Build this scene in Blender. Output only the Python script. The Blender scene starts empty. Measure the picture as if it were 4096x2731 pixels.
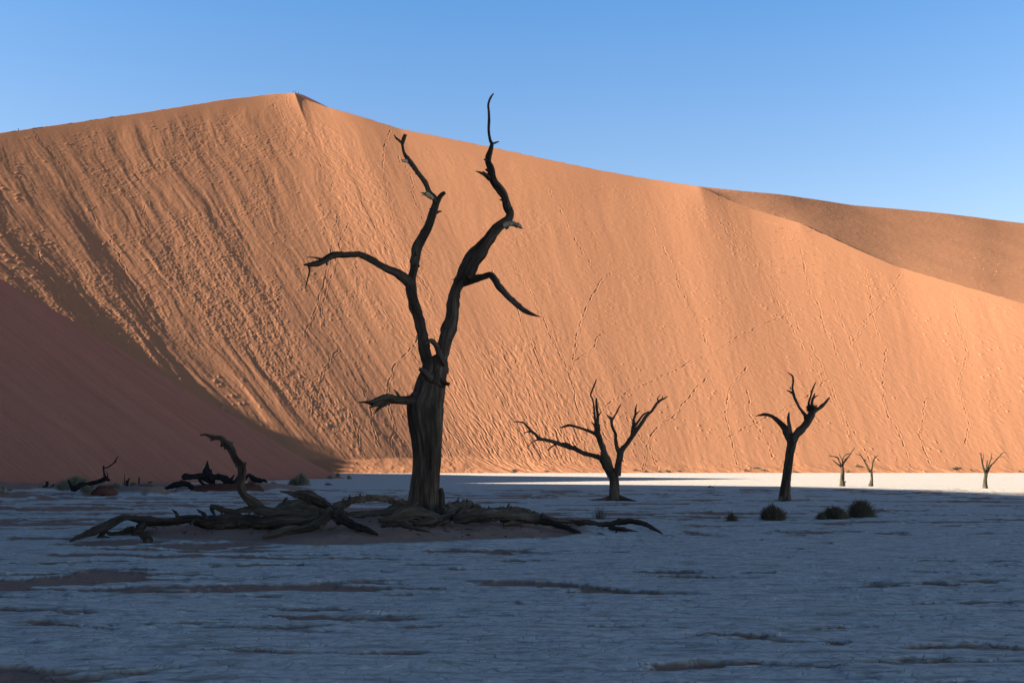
import bpy, math, random
import numpy as np
from mathutils import Vector

# ------------------------------------------------------------------ camera, sky, sun, exposure
SC = bpy.context.scene
W, H, F = 4096.0, 2731.0, 3982.0
HORIZON = 1872.0
CAMZ = 1.6
PITCH = math.atan((HORIZON - H / 2) / F)
cd = bpy.data.cameras.new("camera"); cam = bpy.data.objects.new("camera", cd)
SC.collection.objects.link(cam)
cam.location = (0, 0, CAMZ); cam.rotation_euler = (math.radians(90) + PITCH, 0, 0)
cd.sensor_width = 36; cd.lens = 36 * F / W; cd.clip_start = 0.1; cd.clip_end = 20000
SC.camera = cam

SUN_EL, SUN_A = math.radians(20.0), math.radians(3.5)      # height; angle off the -X axis towards -Y
to_sun = Vector((-math.cos(SUN_EL) * math.cos(SUN_A), -math.cos(SUN_EL) * math.sin(SUN_A), math.sin(SUN_EL)))
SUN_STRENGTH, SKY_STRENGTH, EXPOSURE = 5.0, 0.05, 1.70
wld = bpy.data.worlds.new("World"); SC.world = wld; wld.use_nodes = True
nt = wld.node_tree; bg = nt.nodes['Background']
sky = nt.nodes.new('ShaderNodeTexSky'); sky.sky_type = 'NISHITA'; sky.sun_disc = False
sky.sun_elevation = SUN_EL; sky.sun_rotation = math.atan2(to_sun.x, to_sun.y) % (2 * math.pi)
sky.air_density = 1.0; sky.dust_density = 0.3; sky.ozone_density = 2.0
# sky tint: pale near the horizon; overhead darkened to lower the fill light
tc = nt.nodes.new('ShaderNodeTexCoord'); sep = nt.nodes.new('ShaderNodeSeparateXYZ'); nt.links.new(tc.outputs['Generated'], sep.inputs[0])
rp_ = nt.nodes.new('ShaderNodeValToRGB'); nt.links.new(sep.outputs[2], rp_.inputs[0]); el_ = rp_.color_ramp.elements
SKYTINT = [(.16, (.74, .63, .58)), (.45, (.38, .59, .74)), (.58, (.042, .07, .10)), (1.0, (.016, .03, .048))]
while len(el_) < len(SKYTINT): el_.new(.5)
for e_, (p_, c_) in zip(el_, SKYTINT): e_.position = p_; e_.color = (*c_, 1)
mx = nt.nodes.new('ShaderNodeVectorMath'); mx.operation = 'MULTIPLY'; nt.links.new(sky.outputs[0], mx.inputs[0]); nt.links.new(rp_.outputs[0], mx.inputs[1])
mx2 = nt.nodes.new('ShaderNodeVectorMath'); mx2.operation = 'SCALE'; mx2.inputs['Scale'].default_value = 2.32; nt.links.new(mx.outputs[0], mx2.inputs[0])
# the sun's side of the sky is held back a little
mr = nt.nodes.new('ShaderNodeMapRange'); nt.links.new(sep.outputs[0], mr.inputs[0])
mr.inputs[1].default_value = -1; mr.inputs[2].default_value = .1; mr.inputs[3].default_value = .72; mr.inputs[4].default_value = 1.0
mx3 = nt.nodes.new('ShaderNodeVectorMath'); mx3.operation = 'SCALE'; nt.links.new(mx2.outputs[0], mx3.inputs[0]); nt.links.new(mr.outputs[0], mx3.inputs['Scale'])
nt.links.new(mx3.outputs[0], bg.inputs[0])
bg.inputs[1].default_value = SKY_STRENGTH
sl = bpy.data.lights.new("sun", 'SUN'); so = bpy.data.objects.new("sun", sl); SC.collection.objects.link(so)
sl.energy = SUN_STRENGTH; sl.angle = math.radians(0.5); sl.color = (1.0, 0.83, 0.64)
so.rotation_euler = to_sun.to_track_quat('Z', 'Y').to_euler(); so.location = (-60, -10, 80)
SC.view_settings.view_transform = 'Standard'; SC.view_settings.look = 'None'
SC.view_settings.gamma = 1; SC.view_settings.use_curve_mapping = False
SC.view_settings.exposure = EXPOSURE

# ------------------------------------------------------------------ helpers
cp, sp = math.cos(PITCH), math.sin(PITCH)
def ray(px, py):
    x = (px - W / 2) / F; y = (H / 2 - py) / F
    return x, cp - y * sp, sp + y * cp
def P(px, py, Y):
    a, b, c = ray(px, py); k = Y / b
    return np.array((a * k, Y, CAMZ + c * k))
def proj(x, y, z):
    dz = z - CAMZ
    f = y * cp + dz * sp; u = -y * sp + dz * cp
    return W / 2 + F * x / f, H / 2 - F * u / f

def _h(ix, iy, iz, seed):
    n = (ix.astype(np.int64) * 374761393 + iy.astype(np.int64) * 668265263 + iz.astype(np.int64) * 2147483647 + seed * 974634777) & 0xFFFFFFFF
    n = ((n ^ (n >> 13)) * 1274126177) & 0xFFFFFFFF
    n = ((n ^ (n >> 16)) * 2246822519) & 0xFFFFFFFF
    return ((n ^ (n >> 15)) & 0xFFFFFF) / float(0xFFFFFF)
def vn2(x, y, seed=0):
    ix = np.floor(x); iy = np.floor(y); fx = x - ix; fy = y - iy
    fx = fx * fx * fx * (fx * (fx * 6 - 15) + 10); fy = fy * fy * fy * (fy * (fy * 6 - 15) + 10); z = np.zeros_like(ix)
    a = _h(ix, iy, z, seed); b = _h(ix + 1, iy, z, seed); c = _h(ix, iy + 1, z, seed); d = _h(ix + 1, iy + 1, z, seed)
    return ((a * (1 - fx) + b * fx) * (1 - fy) + (c * (1 - fx) + d * fx) * fy) * 2 - 1
def vn3(x, y, z, seed=0):
    iz = np.floor(z); fz = z - iz; fz = fz * fz * (3 - 2 * fz)
    ix = np.floor(x); iy = np.floor(y); fx = x - ix; fy = y - iy
    fx = fx * fx * (3 - 2 * fx); fy = fy * fy * (3 - 2 * fy)
    def lay(k):
        a = _h(ix, iy, k, seed); b = _h(ix + 1, iy, k, seed); c = _h(ix, iy + 1, k, seed); d = _h(ix + 1, iy + 1, k, seed)
        return (a * (1 - fx) + b * fx) * (1 - fy) + (c * (1 - fx) + d * fx) * fy
    return (lay(iz) * (1 - fz) + lay(iz + 1) * fz) * 2 - 1
def fbm2(x, y, o=4, seed=0, g=0.5):
    r = 0; a = 1; c, s = math.cos(0.6), math.sin(0.6)
    for i in range(o):
        r = r + a * vn2(x, y, seed + i * 7); x, y = (x * c - y * s) * 2.03 + 11.3, (x * s + y * c) * 2.03 + 4.7; a *= g
    return r
def sstep(a, b, x):
    t = np.clip((x - a) / (b - a), 0, 1); return t * t * (3 - 2 * t)
def bumps(x, y, cell, dens, seed, rmin=.25, rmax=.5):
    """scattered rounded lumps, height 0..1"""
    r = np.zeros_like(x); cx = np.floor(x / cell); cy = np.floor(y / cell); z = np.zeros_like(cx)
    for i in (-1, 0, 1):
        for j in (-1, 0, 1):
            a, b = cx + i, cy + j
            on = _h(a, b, z, seed) < dens
            bx = (a + _h(a, b, z, seed + 1)) * cell; by = (b + _h(a, b, z, seed + 2)) * cell
            rad = (rmin + (rmax - rmin) * _h(a, b, z, seed + 3) ** 2) * cell
            d2 = ((x - bx) ** 2 + (y - by) ** 2) / rad ** 2
            r = np.maximum(r, np.where(on, np.exp(-d2 * 2.2) * rad / (rmax * cell), 0))
    return r

def props(o, label=None, cat=None, group=None, kind=None):
    if label: o['label'] = label
    if cat: o['category'] = cat
    if group: o['group'] = group
    if kind: o['kind'] = kind
    return o
def mesh_obj(name, v, f, mat, parent=None, smooth=True, uv=None, attrs=None):
    me = bpy.data.meshes.new(name)
    v = np.asarray(v, dtype=np.float32); f = np.asarray(f, dtype=np.int32); n = f.shape[1]
    me.vertices.add(len(v)); me.vertices.foreach_set('co', v.ravel())
    me.loops.add(f.size); me.loops.foreach_set('vertex_index', f.ravel())
    me.polygons.add(len(f)); me.polygons.foreach_set('loop_start', np.arange(0, f.size, n, dtype=np.int32))
    me.update(calc_edges=True)
    me.validate(clean_customdata=False)
    me.polygons.foreach_set('use_smooth', np.full(len(me.polygons), smooth))
    if uv is not None:
        a = me.attributes.new('fibre', 'FLOAT_VECTOR', 'POINT'); a.data.foreach_set('vector', np.asarray(uv, dtype=np.float32).ravel())
    for k, arr in (attrs or {}).items():
        a = me.attributes.new(k, 'FLOAT', 'POINT'); a.data.foreach_set('value', np.asarray(arr, dtype=np.float32).ravel())
    me.materials.append(mat)
    o = bpy.data.objects.new(name, me); SC.collection.objects.link(o)
    if parent is not None:
        o.parent = parent; o.matrix_parent_inverse = parent_inv(parent)
    return o
def parent_inv(p):
    from mathutils import Matrix
    return Matrix.Translation(-Vector(p.location))
def empty(name, loc):
    o = bpy.data.objects.new(name, None); o.location = Vector([float(c) for c in loc]); o.empty_display_size = 0.3
    SC.collection.objects.link(o); return o
def grid_faces(nr, nc):
    i = np.arange((nr - 1) * nc).reshape(nr - 1, nc)[:, :-1].ravel()
    return np.stack([i, i + 1, i + nc + 1, i + nc], 1)

# ------------------------------------------------------------------ materials
class NT:
    def __init__(s, name):
        s.m = bpy.data.materials.new(name); s.m.use_nodes = True; s.t = s.m.node_tree
        s.b = s.t.nodes['Principled BSDF']; s.b.inputs['Specular IOR Level'].default_value = 0.1
        s.b.inputs['Roughness'].default_value = 0.95
    def n(s, t, **k):
        o = s.t.nodes.new(t)
        for a, b in k.items(): setattr(o, a, b)
        return o
    def l(s, a, b): s.t.links.new(a, b)
    def noise(s, vec, scale, detail=4, rough=.55):
        o = s.n('ShaderNodeTexNoise'); o.inputs['Scale'].default_value = scale; o.inputs['Detail'].default_value = detail
        o.inputs['Roughness'].default_value = rough; s.l(vec, o.inputs['Vector']); return o.outputs[0]
    def mapping(s, vec, sc):
        o = s.n('ShaderNodeMapping'); o.inputs['Scale'].default_value = sc; s.l(vec, o.inputs['Vector']); return o.outputs[0]
    def ramp(s, fac, stops):
        o = s.n('ShaderNodeValToRGB'); s.l(fac, o.inputs[0]); e = o.color_ramp.elements
        while len(e) < len(stops): e.new(.5)
        for q, (p_, c) in zip(e, stops): q.position = p_; q.color = (*c, 1) if len(c) == 3 else c
        return o.outputs[0]
    def mix(s, fac, a, b):
        o = s.n('ShaderNodeMix', data_type='RGBA')
        if isinstance(fac, float): o.inputs[0].default_value = fac
        else: s.l(fac, o.inputs[0])
        for i, c in ((6, a), (7, b)):
            if isinstance(c, tuple): o.inputs[i].default_value = (*c, 1)
            else: s.l(c, o.inputs[i])
        return o.outputs[2]
    def math(s, op, a, b=None):
        o = s.n('ShaderNodeMath', operation=op)
        for i, c in ((0, a), (1, b)):
            if c is None: continue
            if isinstance(c, (int, float)): o.inputs[i].default_value = c
            else: s.l(c, o.inputs[i])
        return o.outputs[0]
    def bump(s, h, dist, strength=1.0, prev=None):
        o = s.n('ShaderNodeBump'); o.inputs['Distance'].default_value = dist; o.inputs['Strength'].default_value = strength
        s.l(h, o.inputs['Height'])
        if prev is not None: s.l(prev, o.inputs['Normal'])
        return o.outputs[0]
    def coord(s): return s.n('ShaderNodeTexCoord').outputs['Object']
    def attr(s, name):
        o = s.n('ShaderNodeAttribute'); o.attribute_name = name; return o

def sand_mat(name, c1, c2, near=1.0, bd=.045):
    k = NT(name); co = k.coord()
    big = k.noise(co, 0.02 * near, 4); med = k.noise(co, .35 * near, 5, .65)
    c = k.mix(k.math('MULTIPLY', k.math('ADD', big, med), .5), c1, c2)
    k.l(c, k.b.inputs['Base Color'])
    b1 = k.bump(k.noise(co, 1.1 * near, 5, .7), bd, 1.0)
    k.l(b1, k.b.inputs['Normal']); k.b.inputs['Specular IOR Level'].default_value = 0.0
    return k.m
M_DUNE = sand_mat('dune_sand', (.36, .172, .096), (.43, .215, .125))
M_BACK = sand_mat('far_sand', (.40, .195, .110), (.48, .245, .143), 1, .05)
M_LEFT0 = sand_mat('red_sand', (.44, .185, .125), (.52, .225, .15), 2.0, .04)

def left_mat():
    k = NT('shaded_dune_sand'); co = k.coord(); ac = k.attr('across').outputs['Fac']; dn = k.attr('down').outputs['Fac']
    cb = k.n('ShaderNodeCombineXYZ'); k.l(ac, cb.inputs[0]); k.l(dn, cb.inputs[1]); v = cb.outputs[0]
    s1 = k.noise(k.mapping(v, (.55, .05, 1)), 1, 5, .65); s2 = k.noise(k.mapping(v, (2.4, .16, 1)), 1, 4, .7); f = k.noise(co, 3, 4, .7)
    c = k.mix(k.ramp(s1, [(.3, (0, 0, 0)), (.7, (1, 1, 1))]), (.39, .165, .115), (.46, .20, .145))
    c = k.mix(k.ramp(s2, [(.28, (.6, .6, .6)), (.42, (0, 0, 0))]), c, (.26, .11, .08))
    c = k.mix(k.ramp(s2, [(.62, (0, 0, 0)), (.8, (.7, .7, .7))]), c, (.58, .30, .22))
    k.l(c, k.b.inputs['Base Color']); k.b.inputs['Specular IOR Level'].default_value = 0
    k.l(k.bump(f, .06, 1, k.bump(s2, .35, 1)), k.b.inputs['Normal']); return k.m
M_LEFT = left_mat()
def pan_mat():
    k = NT('pan_clay'); co = k.coord(); sa = k.attr('sand').outputs['Fac']
    fine = k.noise(co, 9, 6, .7); mid = k.noise(k.mapping(co, (.35, 1, 1)), 1.3, 5, .6)
    clay = k.mix(mid, (.56, .55, .53), (.74, .725, .70))
    clay = k.mix(k.ramp(fine, [(.3, (0, 0, 0)), (.5, (1, 1, 1))]), (.36, .345, .315), clay)
    vo = k.n('ShaderNodeTexVoronoi', feature='DISTANCE_TO_EDGE'); vo.inputs['Scale'].default_value = 4.5
    wp = k.n('ShaderNodeVectorMath', operation='MULTIPLY_ADD')
    nz = k.n('ShaderNodeTexNoise'); nz.inputs['Scale'].default_value = 3.0; k.l(co, nz.inputs['Vector'])
    k.l(nz.outputs['Color'], wp.inputs[0]); wp.inputs[1].default_value = (.35, .35, 0); k.l(k.mapping(co, (.7, 1, 1)), wp.inputs[2])
    k.l(wp.outputs[0], vo.inputs['Vector'])
    crack = k.ramp(vo.outputs[0], [(.0, (0, 0, 0)), (.035, (1, 1, 1))])
    clay = k.mix(k.math('MULTIPLY', k.math('MULTIPLY', k.math('SUBTRACT', 1.0, crack), k.ramp(mid, [(.45, (0, 0, 0)), (.6, (1, 1, 1))])), .35), clay, (.22, .17, .14))
    sand = k.mix(fine, (.25, .155, .12), (.40, .265, .21))
    strk = k.noise(k.mapping(co, (.22, 1, 1)), 7, 5, .65)
    clay = k.mix(k.ramp(strk, [(.36, (1, 1, 1)), (.52, (0, 0, 0))]), clay, (.38, .36, .33))
    sv = k.math('ADD', sa, k.math('MULTIPLY', k.math('SUBTRACT', k.math('MULTIPLY', k.math('ADD', fine, strk), .5), .5), .45))
    m0 = k.ramp(sv, [(.30, (0, 0, 0)), (.46, (1, 1, 1))]); m = k.ramp(sv, [(.45, (0, 0, 0)), (.62, (1, 1, 1))])
    dirty = k.mix(fine, (.27, .245, .21), (.42, .395, .35))
    k.l(k.mix(m, k.mix(k.math('MULTIPLY', m0, .75), clay, dirty), sand), k.b.inputs['Base Color'])
    n1 = k.bump(fine, .03, .7); n2 = k.bump(crack, .012, .8, n1)
    k.l(n2, k.b.inputs['Normal']); k.b.inputs['Specular IOR Level'].default_value = 0.03
    return k.m
M_PAN = pan_mat()

def wood_mat(name, a, b, c, sc=1.0):
    k = NT(name); fb = k.attr('fibre').outputs['Vector']; co = k.coord()
    f1 = k.noise(k.mapping(fb, (14 * sc, 14 * sc, 1.3 * sc)), 1.0, 6, .65)
    f2 = k.noise(k.mapping(fb, (3 * sc, 3 * sc, .5 * sc)), 1.0, 4, .6)
    f3 = k.noise(co, 1.2, 3)
    col = k.ramp(f1, [(.28, a), (.5, b), (.72, c)])
    col = k.mix(k.ramp(f2, [(.35, (0, 0, 0)), (.6, (1, 1, 1))]), a, col)
    col = k.mix(k.math('MULTIPLY', f3, .5), col, b)
    k.l(col, k.b.inputs['Base Color'])
    n1 = k.bump(f1, .035 / sc, 1.0); n2 = k.bump(f2, .06 / sc, .8, n1)
    k.l(n2, k.b.inputs['Normal']); k.b.inputs['Roughness'].default_value = .85
    return k.m
M_WOOD = wood_mat('charred_wood', (.013, .0095, .0075), (.108, .077, .055), (.25, .187, .137))
M_GREY = wood_mat('weathered_wood', (.012, .010, .008), (.088, .070, .056), (.21, .175, .145))
M_DARK = wood_mat('blackened_wood', (.008, .008, .009), (.022, .021, .022), (.045, .043, .043))
M_PALE = wood_mat('pale_wood', (.10, .07, .04), (.60, .44, .27), (.88, .70, .47))  # much paler and warmer than the other wood colours
def plain_noise_mat(name, a, b, scale=6):
    k = NT(name); k.l(k.mix(k.noise(k.coord(), scale, 4), a, b), k.b.inputs['Base Color']); return k.m
M_BUSH = plain_noise_mat('dry_shrub', (.075, .062, .042), (.20, .168, .12))
M_TUFT = plain_noise_mat('grey_green_grass', (.13, .125, .085), (.28, .265, .19))
M_STRAW = plain_noise_mat('straw_grass', (.20, .17, .11), (.38, .32, .22))
M_TWIG = plain_noise_mat('nest_twig', (.04, .028, .02), (.13, .09, .06), 20)
M_REDEARTH = plain_noise_mat('red_earth', (.07, .030, .022), (.14, .062, .045), 3)

# ------------------------------------------------------------------ ground: clay pan with sand mound
def ell(x, y, cx, cy, ax, ay, rot=0):
    c, s = math.cos(rot), math.sin(rot); dx, dy = x - cx, y - cy
    return np.sqrt(((dx * c + dy * s) / ax) ** 2 + ((-dx * s + dy * c) / ay) ** 2)
def mound_parts(x, y):
    n = fbm2(x * .5, y * .5, 3, 31) * .10
    d = ell(x, y, -3.7, 25.7, 8.2, 6.1, .10) + n
    m1 = .42 * sstep(1.0, .15, d)
    d2 = ell(x, y, -23.5, 62, 4.0, 2.6) + n; m2 = .55 * sstep(1.0, .3, d2)
    d3 = ell(x, y, -21.5, 78, 6.8, 5) + n; m3 = .50 * sstep(1.0, .3, d3)
    d4 = ell(x, y, -47, 78, 16, 12, .4) + n; m4 = .7 * sstep(1.0, .2, d4)
    d5 = ell(x, y, -33, 84, 13, 6, .2) + n; m5 = .35 * sstep(1.0, .3, d5)
    d6 = ell(x, y, -27, 54.5, 2.8, 2.0) + n; m6 = .3 * sstep(1.0, .3, d6)
    return m1, m2, m3, m4, m5, m6
def pan_sand(x, y, lod):
    """0 = clay plate, 1 = sand-filled hollow; long flat-topped plates"""
    w = fbm2(x * .35, y * .5, 3, 3)
    a = fbm2(x * .16 + w * .3, (y + w * .8 + x * .06) * .75, 5, 11, .55)
    b = fbm2(x * .55 + w * .3, (y + w * .4 + x * .05) * 2.1, 4, 17, .6)
    c = fbm2(x * .06, y * .09, 2, 23)
    l = sstep(4, -14, x) * sstep(26, 12, y) * .10
    p = np.zeros_like(a)
    for (q, r_, hw, hh, k_) in PATCHES:
        X0, Y0 = gp(q, r_); Y1 = gp(q, r_ - hh)[1]; Y2 = gp(q, r_ + hh)[1]
        p = np.maximum(p, k_ * np.exp(-(((x - X0) / (hw * Y0 / F)) ** 2 + ((y - Y0 - (x - X0) * .06) / max((Y1 - Y2) / 2, .05)) ** 2) ** 1.5 * .7))
    d = fbm2(x * .85 + w * .3, (y + w * .3 + x * .04) * 3.8, 4, 19, .6)
    return a * .50 + b * .48 + d * .42 * sstep(34, 16, y) + c * .22 + l + .10 + p * .62
def gp(q, r_):
    a_, b_, c_ = ray(q, r_); k = -CAMZ / c_; return a_ * k, b_ * k
PATCHES = [(410, 2288, 260, 30, 1), (820, 2262, 240, 12, .9), (100, 2680, 420, 60, 1.1), (60, 2610, 300, 26, 1), (420, 2500, 520, 26, .9), (1050, 2475, 380, 22, .75), (200, 2430, 380, 14, .8),
           (2740, 2300, 160, 20, 1.1), (3520, 2345, 300, 12, .9), (3850, 2345, 220, 16, .8), (3700, 2415, 560, 13, 1), (2280, 2395, 170, 10, .8), (2050, 2570, 160, 10, .9), (1500, 2545, 170, 14, 1), (1200, 2605, 330, 12, .9),
           (2420, 2598, 190, 8, .9), (3330, 2570, 80, 12, .8), (1870, 2200, 220, 9, .9), (620, 2410, 90, 16, .7), (3000, 2290, 120, 8, .7), (3750, 2240, 220, 9, .8), (2950, 2650, 230, 12, .8), (2700, 2660, 90, 10, .8), (3450, 2420, 160, 10, .6), (1650, 2500, 130, 10, .8), (2150, 2210, 180, 9, .7)]
def ground_base(x, y):
    return np.max(np.stack(mound_parts(x, y)), 0)
def gz(x, y):
    return float(ground_base(np.array([float(x)]), np.array([float(y)]))[0])
def Yg(px, py):
    """distance at which the view ray through a photo point meets the ground"""
    a, b, c = ray(px, py)
    ys = np.linspace(6, 140, 3000); k = ys / b
    z = CAMZ + c * k; g = ground_base(a * k, ys)
    i = np.argmax(z < g)
    return float(ys[i]) if z[i] < g[i] else 140.0

def build_pan():
    rows = [-3000, -800, -200, -60, -20, -6, -1, 1, 2, 3, 4]
    y = 4.6
    while y < 130:
        rows.append(y); y += max(.012, y * y / (1.6 * 995) * .62)
    while y < 340: rows.append(y); y *= 1.03
    rows += [400, 600, 1000, 2500, 7000]
    rows = np.array(rows, float)
    u = np.concatenate([[-200, -40, -12, -5, -3, -2, -1.5, -1.2], np.linspace(-1.05, 1.05, 1250), [1.2, 1.5, 2, 3, 5, 12, 40, 200]])
    wY = .56 * np.maximum(rows, 0) + 2.5
    X = u[None, :] * wY[:, None]; Y = np.repeat(rows[:, None], len(u), 1)
    m = mound_parts(X, Y); g = np.max(np.stack(m), 0)
    v = pan_sand(X, Y, 0)
    fade = sstep(92, 66, Y) * sstep(-10, 2, Y)
    sand = sstep(.34, .46, v) * fade
    plate = sstep(.44, .30, v)                       # raised clay
    step2 = sstep(.05, -.02, fbm2(X * .5 + 9, Y * 1.5, 4, 41))
    mm = sstep(.02, .16, g)
    rel = (plate * .045 + step2 * .016 + fbm2(X * .8, Y * 2.2, 4, 51) * .011 + fbm2(X * 4, Y * 8, 3, 57) * .006) * (1 - mm)
    rel = rel + mm * (fbm2(X * .9, Y * 1.1, 4, 61) * .03 + fbm2(X * 4, Y * 4, 3, 67) * .008)
    Z = g + (rel - .05) * fade
    sand = np.maximum(sand, mm)
    vts = np.stack([X.ravel(), Y.ravel(), Z.ravel()], 1)
    o = mesh_obj('clay_pan', vts, grid_faces(*X.shape), M_PAN, attrs={'sand': np.maximum(sstep(-.1, .8, v) * fade * (1 - mm), mm * .95).ravel()})
    props(o, kind='structure')
build_pan()

# ------------------------------------------------------------------ big dune
# crest (photo column, row, distance) -> where its fall line meets the pan (photo column, distance)
CREST = [(-2300, 900, 310, -300, 130), (-1200, 760, 388, 250, 190), (-600, 620, 466, 600, 250), (0, 532, 545, 1100, 297), (300, 490, 592, 1400, 310), (600, 446, 640, 1640, 318), (900, 399, 692, 1850, 328),
         (1100, 375, 724, 1950, 329), (1180, 372, 730, 1990, 330), (1189, 380, 728, 1994, 330), (1222, 397, 720, 2010, 330), (1253, 409, 713, 2030, 331), (1284, 420, 707, 2046, 331), (1311, 429, 702, 2060, 332), (1450, 468, 690, 2140, 333), (1600, 515, 681, 2220, 333), (1800, 555, 667, 2330, 335),
         (2000, 596, 655, 2430, 336), (2200, 640, 640, 2590, 338), (2400, 681, 630, 2740, 340), (2600, 717, 622, 2900, 340), (2800, 746, 607, 3080, 340),
         (2900, 793, 595, 3180, 340), (3000, 832, 585, 3290, 340), (3200, 893, 562, 3500, 340), (3400, 985, 530, 3700, 340), (3600, 1070, 506, 3870, 339), (3800, 1129, 482, 4040, 338),
         (4096, 1213, 452, 4300, 336), (4400, 1262, 436, 4560, 334), (4900, 1330, 418, 5000, 330), (5600, 1420, 410, 5700, 320)]
TRACKS = [  # footprints and slide marks, photo points, width in metres
    [(2820, 746), (2900, 815), (2980, 862), (3100, 895), (3220, 930)],
    [(3470, 1080), (3490, 1200), (3515, 1310), (3550, 1400), (3540, 1500), (3545, 1600), (3590, 1720), (3640, 1850)],
    [(3600, 1090), (3560, 1180), (3490, 1260), (3440, 1330), (3400, 1390)],
    [(2900, 870), (2960, 960), (3030, 1040), (3120, 1160), (3200, 1300), (3300, 1480), (3380, 1650), (3440, 1760), (3490, 1860)],
    [(2880, 880), (2940, 980), (3020, 1080), (3100, 1200), (3190, 1360), (3280, 1520), (3350, 1660), (3420, 1790)],
    [(3340, 1180), (3360, 1280), (3400, 1350), (3430, 1420), (3470, 1500)],
    [(2400, 1640), (2520, 1560), (2700, 1480), (2900, 1380), (3100, 1280), (3170, 1250)],
    [(2560, 1900), (2590, 1780), (2640, 1700), (2700, 1660), (2760, 1580), (2830, 1500)],
    [(2420, 1320), (2360, 1400), (2290, 1440), (2330, 1270), (2380, 1150), (2480, 1060)],
    [(1370, 850), (1330, 920), (1320, 1000), (1300, 1080), (1270, 1200), (1220, 1350), (1310, 1430), (1250, 1560), (1230, 1670)],
    [(1400, 880), (1360, 960), (1340, 1060), (1300, 1180), (1290, 1300), (1350, 1380), (1320, 1450)],
    [(390, 820), (375, 850), (440, 940), (475, 1010), (500, 1080), (560, 1150), (580, 1180), (570, 1260), (640, 1350)],
    [(125, 525), (180, 590), (270, 680)],
    [(560, 980), (590, 930), (570, 850), (600, 800)],
    [(1150, 385), (1210, 500), (1320, 640), (1450, 830), (1560, 1000), (1650, 1180), (1760, 1400)],
    [(1080, 400), (1150, 500), (1260, 640), (1370, 800), (1470, 930)],
    [(1600, 620), (1640, 720), (1680, 850), (1730, 900)],
    [(1560, 520), (1540, 600), (1530, 700), (1560, 830)],
    [(1600, 1230), (1680, 1300), (1640, 1400), (1560, 1500), (1550, 1620), (1570, 1700), (1560, 1780), (1600, 1840)],
    [(1450, 1560), (1480, 1640), (1490, 1720), (1520, 1800)],
    [(1400, 1640), (1430, 1720), (1440, 1800), (1480, 1850)],
    [(2050, 1050), (2130, 1180), (2200, 1340), (2280, 1500), (2320, 1640), (2400, 1800)],
    [(1900, 1000), (1980, 1100), (2060, 1230), (2110, 1330), (2170, 1480), (2240, 1600)],
    [(3200, 1000), (3230, 1120), (3280, 1230), (3330, 1370), (3400, 1500)],
    [(3820, 1200), (3850, 1300), (3870, 1420), (3840, 1560), (3880, 1680), (3860, 1800)],
    [(2500, 1850), (2450, 1780), (2380, 1700), (2320, 1660)], [(2640, 1880), (2600, 1790), (2540, 1720), (2500, 1650)],
    [(2950, 1860), (2920, 1740), (2900, 1600), (2960, 1500), (3010, 1450)],
    [(2900, 1760), (3040, 1680), (3200, 1600), (3340, 1500)],
    [(3100, 1850), (3060, 1750), (3000, 1650), (2990, 1540)],
    [(3720, 1860), (3690, 1760), (3700, 1640), (3740, 1540)],
    [(860, 620), (960, 640), (1060, 700)], [(150, 1000), (220, 1150), (300, 1300), (420, 1420), (500, 1500)],
    [(2200, 760), (2260, 880), (2330, 1010), (2400, 1120)], [(2600, 900), (2680, 1040), (2740, 1180), (2800, 1300), (2860, 1440)],
]
def catmull(pts, n):
    pts = np.asarray(pts, float); p = np.vstack([2 * pts[0] - pts[1], pts, 2 * pts[-1] - pts[-2]])
    t = np.linspace(0, len(pts) - 1 - 1e-6, n); i = t.astype(int); f = (t - i)[:, None]
    a, b, c, d = p[i], p[i + 1], p[i + 2], p[i + 3]
    return .5 * (2 * b + (c - a) * f + (2 * a - 5 * b + 4 * c - d) * f ** 2 + (3 * b - a - 3 * c + d) * f ** 3)
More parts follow.
